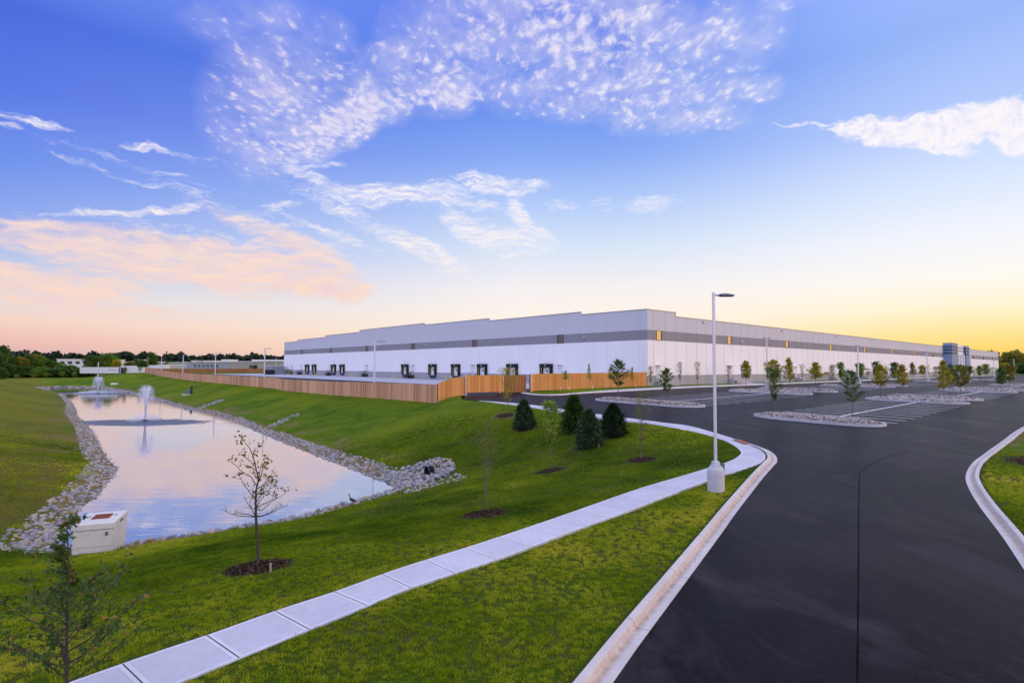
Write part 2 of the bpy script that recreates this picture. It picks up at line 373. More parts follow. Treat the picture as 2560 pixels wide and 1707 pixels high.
# right bank
rb=[(b[0]*k,b[1]*k,b[2]*k,b[3]*k)+tuple(b[4:]) for b in [(2130,305,190,50,0,1.1),(2290,280,190,60,-4,1.2),(1990,290,150,22,0,.9),(2000,315,120,26,10,.7),(2160,345,90,20,0,1.0),(1870,283,110,7,-3,.6),(2330,320,80,40,0,1.1)]]
fR=field(W2,rb); s4=g.noise(g.vm('MULTIPLY',W2,(.8,1.6,0)),.9,6,.65)
aR=g.mapr(g.math('ADD',g.math('MULTIPLY',fR,.8),g.math('MULTIPLY',g.math('SUBTRACT',s4,.5),1.5)),.08,.62,0,1,True); aR=g.math('MULTIPLY',aR,g.mapr(fR,0,.15)); aR=g.math('MULTIPLY',aR,g.mapr(g.noise(W2,1.7,4,.65),.3,.55,.55,1.))
white=g.mix(g.mapr(az,-30,30),C(248,232,244),C(255,248,250))
cm=g.mix(g.mapr(el,14,24),C(253,246,248),white)
col=g.mix(g.math('MULTIPLY',aM,.86),col,g.mix(g.mapr(n1,.3,.75),C(196,196,240),cm))
col=g.mix(g.math('MULTIPLY',aW,.93),col,g.mix(g.mapr(el,6,20),C(253,238,230),C(250,244,252)))
peach=g.mix(g.mapr(s3,.3,.7),C(232,205,212),g.mix(g.mapr(el,4,17),C(255,214,182),C(254,232,218)))
col=g.mix(g.math('MULTIPLY',aB,.93),col,peach)
col=g.mix(g.math('MULTIPLY',aR,.95),col,g.mix(s4,C(250,238,245),C(255,252,252)))
# rear clouds so the pond / glass behind never look empty
nb=g.noise(QP,2.2,5,.6); col=g.mix(g.math('MULTIPLY',g.mapr(nb,.5,.75,0,.5),back),col,(1.2,1.1,1.15))
ground=g.mapr(el,-1.2,-2.5); col=g.mix(ground,col,(.05,.06,.03))
sky=g.n('ShaderNodeTexSky',sky_type='NISHITA'); sky.sun_disc=False; sky.sun_elevation=SUN_EL; sky.sun_rotation=SUN_AZ
skc=g.vm('SCALE',sky.outputs[0],sc=.05)
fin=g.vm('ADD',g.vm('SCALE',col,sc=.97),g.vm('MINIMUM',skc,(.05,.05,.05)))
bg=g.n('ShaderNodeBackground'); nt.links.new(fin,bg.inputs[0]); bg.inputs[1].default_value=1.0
ow=g.n('ShaderNodeOutputWorld'); nt.links.new(bg.outputs[0],ow.inputs[0])
w.cycles.sampling_method='MANUAL'; w.cycles.sample_map_resolution=512
sl=bpy.data.lights.new('sun','SUN'); sl.energy=.9; sl.angle=math.radians(12); sl.color=(1,.62,.32)
so=bpy.data.objects.new('sun',sl); COL.objects.link(so)
dv=Vector((math.sin(SUN_AZ)*math.cos(SUN_EL),math.cos(SUN_AZ)*math.cos(SUN_EL),math.sin(SUN_EL)+.05)); so.rotation_euler=dv.to_track_quat('Z','Y').to_euler(); so.location=(30,30,40)
# ------------------------------------------------------------ outlines
def PX(l,f=zp): return np.array([at(a,b,f)[:2] for a,b in l])
def ctrl(l,f=zp): return PX(l,f)
K1=PX([(1532,1707),(1598,1613),(1662,1526),(1747.7,1410),(1805,1331.6),(1847.7,1272),(1905,1198),(1933.5,1165),(1943,1153),(1938,1138),(1917,1124),(1886,1113.5),(1848,1102)])
d0=K1[0]-K1[1]; d0/=np.linalg.norm(d0)
K1=np.vstack([[K1[0]+d0*q for q in (30,12,5,2)],K1])
KL=resample(K1,.35)
NS=PX([(1848,1102),(1790,1085),(1720,1067),(1657,1059),(1517,1040.6),(1424,1028),(1319,1013),(1197.7,1003)])
NSr=resample(NS,.6)
K2=PX([(2560,1424.5),(2505,1341),(2448,1265),(2420,1217),(2414.6,1188.7),(2429,1160),(2457.5,1137),(2505,1103),(2560,1066)])
d1=K2[0]-K2[1]; d1/=np.linalg.norm(d1)
K2=np.vstack([[K2[0]+d1*q for q in (34,14,6,2)],K2,[xy(-10,52.2),xy(30,52.2),xy(120,52.2),xy(350,52.2)]])
KR=resample(K2,.4)
vB=7.2
GC=PX([(1304.5,982.6),(1348.9,988),(1402,987.5)])
KBp=np.vstack([GC,[xy(-26,vB),xy(-15,vB),xy(30,vB),xy(340,vB)]])
KB=resample(KBp,.8)
WALLV=.02
ASPH=np.vstack([KL,NSr[1:],PX([(1170,999),(1157,996.5)]),[xy(-40.6,1.5),xy(-40.6,-225),xy(-23.9,-225),xy(-23.9,-3),xy(-.2,-3),xy(-.2,-.35),xy(-27.3,-.35),xy(-27.6,.6)],KB[:-1],[xy(340,vB),xy(350,vB),xy(350,52.2)],KR[::-1][1:]])
ASPHB=np.vstack([KL[::2],NSr[1::2],PX([(1170,999),(1157,996.5)]),[xy(-40.6,1.5),xy(-40.6,-225),xy(0,-225),xy(0,-.35),xy(-27.3,-.35),xy(-27.6,.6)],GC,[xy(-20,6),xy(-2,.4),xy(345,.4),xy(350,52.2)],KR[::-1][1::3]])
OUT=PX([(490,1707),(1032,1480),(1255,1404),(1424,1338.8),(1574,1283),(1720,1225.6),(1809.6,1193.4),(1866,1176),(1905,1160),(1914,1144),(1903,1131),(1880,1120),(1848,1105),(1790,1086)])
OUT=np.vstack([OUT,NS[2:]]); e=OUT[0]-OUT[1]; e/=np.linalg.norm(e); OUT=np.vstack([[OUT[0]+e*q for q in (25,12,5,2)],(OUT[0]*2+OUT[1])/3,(OUT[0]+OUT[1]*2)/3,OUT[1:]]); OUT[4]=OUT[3]*.5+OUT[4]*.5
INN=PX([(323,1667),(525,1598),(697,1535.8),(845,1486.8),(1000,1429.7),(1182,1372),(1360,1311.7),(1590,1230),(1720,1190.5),(1809.6,1162.5),(1838,1150.6),(1850,1141),(1852.5,1133),(1838,1119.6),(1805,1103),(1743,1084.8),(1628,1062.4),(1555,1054),(1478,1043.8),(1395,1030.5),(1303,1017.6),(1230,1007.5)])
INN=np.vstack([[INN[0]+e*q for q in (25.5,12,5,2)],INN,NS[-1:]+.02])
# mulch rings etc. : base px -> (centre px, half width px)
# ------------------------------------------------------------ ground materials
def grass_mat():
    m,nt=newmat('lawn_grass'); g=G(nt); p=g.pos()
    n0=g.noise(p,.07,3,.5); n1=g.noise(p,.45,5,.62); 
    st=g.n('ShaderNodeMapping'); st.inputs['Rotation'].default_value=(0,0,.12); st.inputs['Scale'].default_value=(1,2.6,1); nt.links.new(p,st.inputs[0])
    n2=g.noise(st.outputs[0],2.6,5,.65); n3=g.noise(st.outputs[0],9,3,.65)
    soil=g.attr('soil')
    a=g.mix(g.mapr(n1,.32,.68),(.045,.125,.002),(.17,.26,.004))
    a=g.mix(g.mapr(n0,.4,.62,0,.75),a,(.26,.31,.005))
    b=g.mix(g.mapr(n2,.36,.64),g.mix(.6,a,(.018,.07,.002)),a)
    b=g.mix(g.mapr(n3,.56,.72,0,.5),b,(.30,.36,.012)); b=g.mix(g.mapr(n3,.50,.34,0,.8),b,(.014,.045,.003))
    br=g.math('ADD',g.math('MULTIPLY',n2,.55),g.math('MULTIPLY',n1,.45))
    bf=g.mapr(g.math('ADD',g.math('ADD',br,g.math('MULTIPLY',n3,.16)),g.math('MULTIPLY',soil,.24)),.71,.88,0,.85,True)
    c=g.mix(bf,b,g.mix(n3,(.17,.115,.055),(.30,.21,.12)))
    th=g.attr('thatch'); c=g.mix(th,c,g.mix(g.mapr(n1,.32,.52),g.mix(n3,(.05,.05,.008),(.15,.105,.05)),g.mix(n2,(.02,.06,.003),(.09,.13,.006))))
    dk=g.attr('olive'); c=g.mix(g.math('MULTIPLY',dk,g.mapr(n1,.3,.62,.25,.85)),c,(.21,.155,.022))
    h=g.math('ADD',g.math('MULTIPLY',n2,.5),g.math('MULTIPLY',n3,.35))
    nr=g.bump(h,1.,.30); g.out(g.bsdf(c,.95,0,nr,.08)); return m
M_GRASS=grass_mat()
def asphalt_mat():
    m,nt=newmat('asphalt'); g=G(nt); p=g.pos()
    uu=g.vm('DOT_PRODUCT',p,(UX,UY,0)); vv=g.vm('DOT_PRODUCT',p,(VX,VY,0))
    cb=g.n('ShaderNodeCombineXYZ'); nt.links.new(g.math('MULTIPLY',uu,.16),cb.inputs[0]); nt.links.new(g.math('MULTIPLY',vv,.9),cb.inputs[1])
    wp=g.vm('ADD',cb.outputs[0],g.vm('MULTIPLY',g.noise(p,.09,2,.5,0,True),(1.6,1.6,0)))
    s=g.noise(wp,.9,5,.62); s2=g.noise(p,.16,4,.6); fine=g.noise(p,60,3,.7); mid=g.noise(p,9,4,.7)
    sw=g.noise(g.vm('ADD',g.vm('MULTIPLY',p,(.22,.10,0)),g.vm('MULTIPLY',g.noise(p,.05,2,.5,0,True),(2.4,2.4,0))),2.2,5,.68,.8)
    c=g.mix(g.mapr(s,.36,.68),(.0030,.0026,.0042),(.0085,.0072,.0105)); c=g.mix(g.mapr(sw,.50,.70,0,.8),c,(.048,.039,.043))
    c=g.mix(g.mapr(s2,.46,.70,0,.7),c,(.024,.020,.023))
    c=g.mix(g.mapr(mid,.3,.75,0,.35),c,(.008,.007,.010)); c=g.mix(g.mapr(fine,.55,.72,0,.6),c,(.07,.062,.066))
    nr=g.bump(g.math('ADD',g.math('MULTIPLY',fine,1.),g.math('MULTIPLY',mid,.8)),.3,.012)
    g.out(g.bsdf(c,g.mapr(sw,.35,.7,.40,.50),0,nr,.03)); return m
M_ASPH=asphalt_mat()
def concrete(name,col,edge=False,stain=None,bump=.15):
    m,nt=newmat(name); g=G(nt); p=g.pos()
    a=g.noise(p,.5,5,.6); b=g.noise(p,7,5,.65); f=g.noise(p,70,2,.6)
    c=g.mix(g.mapr(a,.3,.7),tuple(x*.80 for x in col),tuple(min(1,x*1.07) for x in col))
    c=g.mix(g.mapr(b,.42,.72,0,.45),c,tuple(x*.72 for x in col)); c=g.mix(g.mapr(f,.3,.7,0,.18),c,tuple(x*.7 for x in col))
    if stain:
        ac=g.attr('across'); al=g.attr('along')
        q=g.math('SUBTRACT',1,g.math('MULTIPLY',g.math('ABSOLUTE',g.math('SUBTRACT',ac,stain)),9),clamp=True)
        c=g.mix(g.math('MULTIPLY',q,g.mapr(b,.3,.6,.25,.8)),c,(.33,.21,.12))
        jt=g.math('LESS_THAN',g.math('FRACT',g.math('DIVIDE',al,2.9)),.006); c=g.mix(g.math('MULTIPLY',jt,.85),c,(.06,.05,.045))
    nr=g.bump(g.math('ADD',b,g.math('MULTIPLY',f,.5)),bump,.01)
    g.out(g.bsdf(c,.8,0,nr,.25)); return m
M_CONC=concrete('sidewalk_concrete',(.56,.56,.62)); M_KERB=concrete('kerb_concrete',(.60,.56,.54),stain=.22)
M_CONC2=concrete('tooled_concrete',(.68,.68,.72)); M_YARD=concrete('yard_concrete',(.45,.46,.52))
M_PAINT=simple('white_line_paint',(.85,.85,.86),.6,0,.08,3)
M_JOINT=simple('joint_dark',(.07,.06,.06),.9)  # plain dark tone for slab joints, hooks and slots
M_DARKASPH=simple('sealed_seam',(.0048,.0042,.006),.75,0,.2,1,0,30,.03)
# ------------------------------------------------------------ ground
def axis(c,half,step,lo,hi,near=240):
    a=list(np.arange(c-half,c+half,step)); s=step;x=a[-1]
    while x<hi: s*=1.017 if x<near else 1.12; x+=s; a.append(x)
    s=step;x=a[0]; l=[]
    while x>lo: s*=1.017 if x>-near else 1.12; x-=s; l.append(x)
    return np.array(l[::-1]+a)
gx=axis(-4,30,.4,-3500,3500,190); gy=axis(24,20,.4,-120,5000,250)
GX,GY=np.meshgrid(gx,gy)
WKP=np.vstack([resample(OUT,2.),resample(INN,2.)[::-1]])
def lawnH(x,y):
    x=np.asarray(x,float);y=np.asarray(y,float); h=H(x,y); sh=h.shape
    xr,yr=x.ravel(),y.ravel(); h=h+((zp(x,y)-h)*(ss(1-sdist(xr,yr,ASPHB)/4.5)*(sdist(xr,yr)>3)).reshape(sh)); n=(fbm(xr,yr,2.2,3)-.5)*.07*ss((sdist(xr,yr)-1)/3)*ss((sdist(xr,yr,WKP)-1)/1.5)
    return h+n.reshape(sh)
dA=sdist(GX,GY,ASPHB).reshape(GX.shape)
bld=sdist(GX,GY,np.array([xy(.5,-.5),xy(345,-.5),xy(345,-183),xy(.5,-183)])).reshape(GX.shape)
HG=lawnH(GX,GY); 
dW=sdist(GX,GY,WKP).reshape(GX.shape)
HG=np.where(dA<.2,H(GX,GY)-.3,HG+.11*ss((dA-.2)/.25)-.02); HG=HG-.14*ss((-dW-.05)/.35); HG=np.where(bld<0,H(GX,GY)-.5,HG)
U_,V_=touv(GX,GY)
nyy,nxx=GX.shape
mb=MB(); idx=np.arange(nyy*nxx).reshape(nyy,nxx)
F=np.stack([idx[:-1,:-1],idx[:-1,1:],idx[1:,1:],idx[1:,:-1]],-1).reshape(-1,4)
mb.v.append(np.stack([GX,GY,HG],-1).reshape(-1,3)); mb.f=F.tolist(); mb.t=[.5]*len(F)
gr=mb.build('ground',M_GRASS,smooth=True); tag(gr,kind='structure')
def soilf(x,y):
    d=sdist(x,y); u,v=touv(x,y)
    s=np.where(d<1.4,1.3,0.)+.9*np.exp(-((d-3)/2.)**2)*(fbm(x,y,3,9)>.55)+.8*np.exp(-((d-4.5)/1.3)**2)*ss((v-18)/6)*ss((-u-57)/5)*ss((u+75)/6)*(fbm(x,y,1.2,5)>.42)
    s+=.38*ss((fbm(x,y,3.,21)-.5)/.2)*ss((60-y)/30)
    s+=.38*ss((-u-74)/6)*ss((30-v)/10)*ss((fbm(x,y*.6,3.5,41)-.42)/.2)
    s+=.8*ss((1.0-np.abs(sdist(x,y,ASPHB)-.5))/.8)*(u>-40)*(v>48)
    for cx,cy,r in MULCH: s+=1.2*np.exp(-(np.hypot(x-cx,y-cy)/(r*1.25))**6)*(.4+fbm(x,y,.7,2))
    return s
TREE_PX=dict(T2=(644,1426,79),T3=(1214,1290,62),T4=(1373,1182,41),T5=(1603,1154,39),T6=(1262,1041,29),E1=(1311,1072,31),E2=(1432,1080,24),E3=(1466,1119,40),E4=(1530,1093,33))
MULCH=[]
for kx,(a_,b_,w_) in TREE_PX.items():
    p=at(a_,b_,lawnH); MULCH.append((p[0],p[1],w_/F_*p[1]*1.0))
p=at(2585,1165,zp); MULCH.append((p[0]+1.0,p[1],1.9)); TREE_PX['right']=0
xr,yr=GX.ravel(),GY.ravel()
sa=soilf(xr,yr); uu,vv=U_.ravel(),V_.ravel()
ol=ss((-uu-74)/6)*ss((30-vv)/10)*.72
a=gr.data.attributes.new('soil','FLOAT','POINT'); a.data.foreach_set('value',np.clip(sa,0,1.5).astype(np.float32))
a=gr.data.attributes.new('olive','FLOAT','POINT'); a.data.foreach_set('value',ol.astype(np.float32))
yc=list(np.arange(6,30,1.5))+list(np.arange(30,110,2.5))
a=gr.data.attributes.new('thatch','FLOAT','POINT'); th_=ss((56-yr)/16)*ss((yr-5)/.5)*ss((27-xr)/2)*ss((xr+50)/6)*(sdist(xr,yr)>1.2); a.data.foreach_set('value',(th_*.85).astype(np.float32))
road=sheet([tuple(p) for p in ASPH],lambda x,y:zp(x,y)+.004,'asphalt_pavement',M_ASPH,ycuts=yc)
# ------------------------------------------------------------ kerbs, sidewalks
KP=[(0,-.05),(0,.02),(.20,.012),(.235,.02),(.27,.06),(.295,.12),(.32,.14),(.42,.15),(.435,.14),(.44,-.1)]
kerb1=tag(sweep(KL,KP,zp,'road_kerb',M_KERB,True),kind='structure')
kerb2=tag(sweep(KR,KP,zp,'road_kerb',M_KERB,False),kind='structure')
kerb3=tag(sweep(KB,[(-.3,-.05),(-.3,.02),(0,.02),(.04,.14),(.2,.15),(.2,-.1)],zp,'road_kerb',M_KERB,True),kind='structure')
OUTr=resample(OUT,.4); INNr=resample(INN,.4)
SWH=lambda x,y: zp(x,y)+.10
walk=sheet([tuple(p) for p in np.vstack([OUTr,INNr[::-1]])],SWH,'sidewalk',M_CONC,side=.3)
# tooled edges and slab joints, as raised sheets
def ribbon(P,off0,off1,dz,mbx,sgn):
    T=np.gradient(P,axis=0); T/=np.linalg.norm(T,axis=1)[:,None]+1e-9; N=np.stack([-T[:,1],T[:,0]],1)*sgn
    A=P+N*off0;B_=P+N*off1; za=SWH(A[:,0],A[:,1])+dz; zb=SWH(B_[:,0],B_[:,1])+dz
    Q=np.stack([np.c_[A[:-1],za[:-1]],np.c_[A[1:],za[1:]],np.c_[B_[1:],zb[1:]],np.c_[B_[:-1],zb[:-1]]],1)
    mbx.quads(Q,.5)
te_=MB(); ribbon(OUTr,.02,.085,.003,te_,1); ribbon(INNr,.02,.085,.003,te_,-1)
tj=MB()
mo=OUTr; stp=3
mi=INNr
s_=np.r_[0,np.cumsum(np.linalg.norm(np.diff(mi,axis=0),axis=1))]
for sv in np.arange(.6,s_[-1]-1,1.24):
    A=np.array([np.interp(sv,s_,mi[:,0]),np.interp(sv,s_,mi[:,1])]); j=np.argmin(np.linalg.norm(mo-A,axis=1)); Bq=mo[j]
    # project onto outer segment
    j0=max(0,j-1); best=None
    for q_ in range(j0,min(len(mo)-1,j+1)):
        ab=mo[q_+1]-mo[q_]; t_=np.clip((A-mo[q_]).dot(ab)/ab.dot(ab),0,1); pt=mo[q_]+ab*t_
        if best is None or np.linalg.norm(pt-A)<np.linalg.norm(best-A): best=pt
    Bq=best; d_=Bq-A; L_=np.linalg.norm(d_)
    if L_<.5: continue
    d_/=L_; n_=np.array([-d_[1],d_[0]])
    for (m_,o0,o1,dz) in ((te_,-.075,-.012,.0035),(te_,.012,.075,.0035),(tj,-.010,.010,.0045)):
        c4=[A+n_*o0+d_*.03,Bq+n_*o0-d_*.03,Bq+n_*o1-d_*.03,A+n_*o1+d_*.03]
        m_.quads(np.array([[(*c,float(SWH(c[0],c[1]))+dz) for c in c4]]),.5)
tag(te_.build('sidewalk_tooled_edges',M_CONC2),kind='structure'); tag(tj.build('sidewalk_joints',M_JOINT),kind='structure')
# building-side walk, grass strip, yard
uv=lambda l:[xy(a,b) for a,b in l]
sheet(uv([(-26,7.0),(340,7.0),(340,5.3),(-12,5.3),(-20,5.9)][::-1]),lambda x,y:zp(x,y)+.15,'sidewalk',M_CONC,ycuts=yc,side=.25)
GS=[(-27.4,.15),(-26.8,5.6),(-19.5,5.85),(-12,5.25)]
sheet(np.array(uv(GS+[(7.0,5.25),(7.0,.15)]))[::-1].tolist(),lambda x,y:zp(x,y)+.13,'grass_strip',M_GRASS,ycuts=yc,side=.2)
for a0,b0 in ((10.5,27.5),(38.5,61),(67,84),(92,110),(118,136),(146,166),(176,196),(200,211)):
    sheet(uv([(a0,5.25),(b0,5.25),(b0,.05),(a0,.05)]),lambda x,y:zp(x,y)+.13,'grass_strip',M_GRASS,ycuts=yc,side=.2)
sheet(uv([(256,5.25),(340,5.25),(340,.05),(256,.05)]),lambda x,y:zp(x,y)+.13,'grass_strip',M_GRASS,side=.2)
sheet(uv([(-24,-3),(-.15,-3),(-.15,-200),(-24,-200)][::-1]),lambda x,y:np.full(np.shape(x),1.475),'yard_pavement',M_YARD)
sheet(uv([(6.9,5.25),(256,5.25),(256,.02),(6.9,.02)]),lambda x,y:zp(x,y)+.02,'walk_apron',M_CONC,ycuts=yc)
# parking lines
pl=MB()
def line(u0,v0,u1,v1,w=.15):
    du,dv=u1-u0,v1-v0; L_=math.hypot(du,dv); n_=int(max(1,L_//3)); a_,b_=-dv/L_*w/2,du/L_*w/2
    for i in range(n_):
        q=[]
        for (t,s) in ((i/n_,1),(i/n_,-1),((i+1)/n_,-1),((i+1)/n_,1)):
            x,y=xy(u0+du*t+a_*s,v0+dv*t+b_*s); q.append((x,y,float(zp(x,y))+.010))
        pl.quads(np.array([q]),.5)
def bay(u0,u1,v0,v1,vm,st):
    line(u0,vm,u1,vm,.17); u=u0+st*.3
    while u<u1: line(u,v0,u,v1); u+=st
bay(-33.2,-7.8,35.9,45.1,40.6,2.3); bay(4.2,24.3,35.9,45.1,41,2.35); bay(36.4,64,35.9,45.1,41,2.35); bay(68.5,96,35.9,45.1,41,2.4)
bay(-30,-4.2,17.2,28.8,23,2.45); bay(8.4,30.6,17.2,28.8,23,2.45); bay(42.4,70,17.2,28.8,23,2.5); bay(84,120,17.2,28.8,23,2.5)
tag(pl.build('parking_lines',M_PAINT),kind='structure')
# paving seam
sm=resample(PX([(2143,1707),(2146,1420),(2148,1200),(2156,1176),(2200,1150),(2275,1125)]),.8); sb=MB()
T=np.gradient(sm,axis=0); T/=np.linalg.norm(T,axis=1)[:,None]; N=np.stack([-T[:,1],T[:,0]],1)
wd=(.006+.020*vnoise(sm[:,0]*3,sm[:,1]*3,1.))[:,None]; wd[-3:]*=.4
A=sm+N*wd;B_=sm-N*wd; Z0=zp(sm[:,0],sm[:,1])+.008
sb.quads(np.stack([np.c_[A[:-1],Z0[:-1]],np.c_[B_[:-1],Z0[:-1]],np.c_[B_[1:],Z0[1:]],np.c_[A[1:],Z0[1:]]],1),.5)
tag(sb.build('paving_seam',M_DARKASPH),kind='structure')
# tactile ramp
tp=resample(PX([(1850,1104),(1880,1115)]),.5)
M_BRICK=simple('ramp_red',(.32,.10,.06),.85,0,.25,8)
tag(sweep(tp,[(.05,.19),(.45,.19)],lambda x,y:zp(x,y)-.04,'ramp_panel',M_BRICK,False),kind='structure')
# water
def water_mat():
    m,nt=newmat('pond_water'); g=G(nt); p=g.pos()
    st=g.n('ShaderNodeMapping'); st.inputs['Rotation'].default_value=(0,0,-.25); st.inputs['Scale'].default_value=(.5,1.7,1); nt.links.new(p,st.inputs[0])
    n=g.noise(st.outputs[0],1.3,3,.55,.4); n2=g.noise(st.outputs[0],.35,2,.5); n3=g.noise(p,7,3,.6)
    rip=None
    for px_,py_,rx,ry in ((363,1053,10.5,5.2),(245,983,21,7)):
        c=atz(px_,py_,ZW); d=g.vm('SUBTRACT',p,(c[0],c[1]-1.5,ZW)); sp=g.vm('MULTIPLY',d,(1/rx,1/ry,0)); l=g.vm('LENGTH',sp)
        l=g.math('ADD',l,g.math('MULTIPLY',g.math('SUBTRACT',g.noise(p,.5,4,.7),.5),.7))
        r=g.mapr(l,.75,1.02,1,0,True); rip=r if rip is None else g.math('MAXIMUM',rip,r)
    h=g.math('ADD',g.math('MULTIPLY',n,g.mapr(n2,.4,.6,.25,1.)),g.math('MULTIPLY',g.math('MULTIPLY',n3,rip),1.2))
    bp=g.n('ShaderNodeBump'); bp.inputs['Distance'].default_value=.035; g.put(bp.inputs['Height'],h); g.put(bp.inputs['Strength'],g.mapr(rip,0,1,.16,1.0))
    gl=g.n('ShaderNodeBsdfGlossy'); g.put(gl.inputs['Color'],g.mix(rip,(.84,.83,.90),(.50,.58,.72))); g.put(gl.inputs['Roughness'],g.mapr(rip,0,1,.015,.12)); nt.links.new(bp.outputs[0],gl.inputs['Normal'])
    df=g.bsdf(g.mix(rip,(.035,.04,.03),(.02,.03,.045)),.5,0,bp.outputs[0],.5)
    lw=g.n('ShaderNodeLayerWeight'); lw.inputs[0].default_value=.45
    f=g.mapr(lw.outputs['Facing'],.35,.95,.45,.95); f=g.math('MULTIPLY',f,g.mapr(rip,0,1,1,.45))
    mx=g.n('ShaderNodeMixShader'); nt.links.new(f,mx.inputs[0]); nt.links.new(df,mx.inputs[1]); nt.links.new(gl.outputs[0],mx.inputs[2]); g.out(mx.outputs[0]); return m
cen=POND.mean(0)
# grow the outline a little so the bank cuts it
PG=[]
for i in range(len(POND)):
    a_,b_=POND[i-1],POND[(i+1)%len(POND)]; t_=b_-a_; n_=np.array([t_[1],-t_[0]])/np.linalg.norm(t_)
    q=POND[i]+n_*.8
    if sdist([q[0]],[q[1]])[0]<0: q=POND[i]-n_*.8
    PG.append(tuple(q))
water=sheet(PG,lambda x,y:np.full(np.shape(x),ZW),'pond_water',water_mat())
# ------------------------------------------------------------ warehouse (local frame: x along right face (u), y = v, z rel 0)
BROT=HD
# local axes: x->U, y->-V would be right handed; V = (sin,-cos) so local y = -v
BO=(CX,CY,0)
def T(t,label=None): return t
wh=thing('warehouse',BO,'very long white concrete warehouse with a grey band round it, dock doors on its left face','warehouse',rz=HD)
wh['label']='very long white panel warehouse with a grey band, windows and dock doors'
def facade_mat():
    m,nt=newmat('painted_panels'); g=G(nt); o=g.obj(); s=g.n('ShaderNodeSeparateXYZ'); nt.links.new(o,s.inputs[0]); x,y,z=s.outputs
    nz=g.noise(o,.12,4,.6); n2=g.noise(o,1.2,4,.6)
    band=g.math('MULTIPLY',g.math('GREATER_THAN',z,9.63),g.math('LESS_THAN',z,11.41))
    left=g.math('LESS_THAN',x,.06)
    lim=g.math('ADD',3.41,g.math('MULTIPLY',left,-.16)); low=g.math('LESS_THAN',z,lim)
    upz=g.math('GREATER_THAN',z,11.4)
    c=g.mix(upz,(.82,.81,.82),(.54,.54,.58)); c=g.mix(band,c,(.245,.24,.265)); c=g.mix(low,c,(.33,.33,.345))
    c=g.mix(g.mapr(nz,.3,.7,0,.10),c,(.35,.34,.36),'MULTIPLY') if 0 else g.mix(g.mapr(nz,.35,.7,0,.09),c,(.42,.41,.44))
    ax=g.math('MULTIPLY',y,1)
    # vertical panel joints every 3.56 m along whichever face
    along=g.mix(left,x,y); 
    fr=g.math('FRACT',g.math('DIVIDE',g.math('ADD',g.math('ADD',g.math('MULTIPLY',x,g.math('SUBTRACT',1,left)),g.math('MULTIPLY',y,left)),712-1.72),3.56))
    j=g.math('LESS_THAN',g.math('ABSOLUTE',g.math('SUBTRACT',fr,.0125)),.0125)
    wt=g.math('ADD',.16,g.math('MULTIPLY',g.math('SUBTRACT',1,left),.5))
    c=g.mix(g.math('MULTIPLY',j,wt),c,(.10,.10,.12))
    st=g.n('ShaderNodeMapping'); st.inputs['Scale'].default_value=(1,1,.08); nt.links.new(o,st.inputs[0]); sn=g.noise(st.outputs[0],1.4,4,.65)
    c=g.mix(g.mapr(sn,.5,.75,0,.10),c,(.3,.3,.32))
    g.out(g.bsdf(c,.75,0,g.bump(n2,.08,.02),.2)); return m
M_FAC=facade_mat()
# walls with parapet steps
mb=MB()
LL=[(0,15.6,14.98,15.07),(15.6,44.5,15.59,15.62),(44.5,73,16.14,16.19),(73,112.7,16.65,16.62),(112.7,140.8,16.0,15.98),(140.8,169,15.4,15.33),(169,184,14.8,14.72)]
for t0,t1,z0,z1 in LL:
    V=[(0,t0,0),(0,t1,0),(0,t1,z1),(0,t0,z0),(.35,t0,0),(.35,t1,0),(.35,t1,z1),(.35,t0,z0)]
    mb.add(V,[(0,1,2,3)[::-1],(7,6,5,4)[::-1],(3,2,6,7)[::-1],(0,3,7,4)[::-1],(1,5,6,2)[::-1]])
RRs=[(0.35,9,14.98),(9,212.5,14.22),(212.5,271,14.65),(271,329,14.22),(329,345,14.62)]
for u0,u1,z in RRs: mb.box((u0,0,0),(u1,.35,z))
mb.box((344.65,.35,0),(345,184,14.6)); mb.box((.35,183.65,0),(344.65,184,14.6))
wall=mb.build('wall',M_FAC,wh)
M_ROOF=simple('roof_membrane',(.5,.5,.5),.8)
MB().box((.36,.36,13.2),(344.6,183.6,13.4)).build('roof',M_ROOF,wh)
M_COP=simple('metal_coping',(.33,.32,.30),.5,.3,.05)
mb=MB()
for t0,t1,z0,z1 in LL:
    V=[(-.06,t0,z0),(-.06,t1,z1),(.41,t1,z1),(.41,t0,z0)]; V+=[(a,b,c+.14) for a,b,c in V]
    mb.add(V,[(0,3,2,1),(4,5,6,7),(0,1,5,4),(1,2,6,5),(2,3,7,6),(3,0,4,7)])
for u0,u1,z in RRs: mb.box((u0+.07,-.06,z),(u1,.41,z+.12))
mb.build('coping',M_COP,wh)
M_FRAME=simple('dark_window_frame',(.03,.028,.026),.5)
def glass(name,col,gl,rough=.04):
    m,nt=newmat(name); g=G(nt); a=g.bsdf(col,.3,0,None,.5); b=g.n('ShaderNodeBsdfGlossy'); b.inputs[0].default_value=(.85,.8,.7,1); b.inputs['Roughness'].default_value=rough
    nr=g.bump(g.noise(g.obj(),1.1,2,.5),.06,.05); nt.links.new(nr,b.inputs['Normal'])
    mx=g.n('ShaderNodeMixShader'); mx.inputs[0].default_value=gl; nt.links.new(a,mx.inputs[1]); nt.links.new(b.outputs[0],mx.inputs[2]); g.out(mx.outputs[0]); return m
M_GLASS=glass('bronze_glass',(.02,.015,.01),.8); M_GLASSL=glass('brown_glass',(.075,.042,.022),.05,.3)
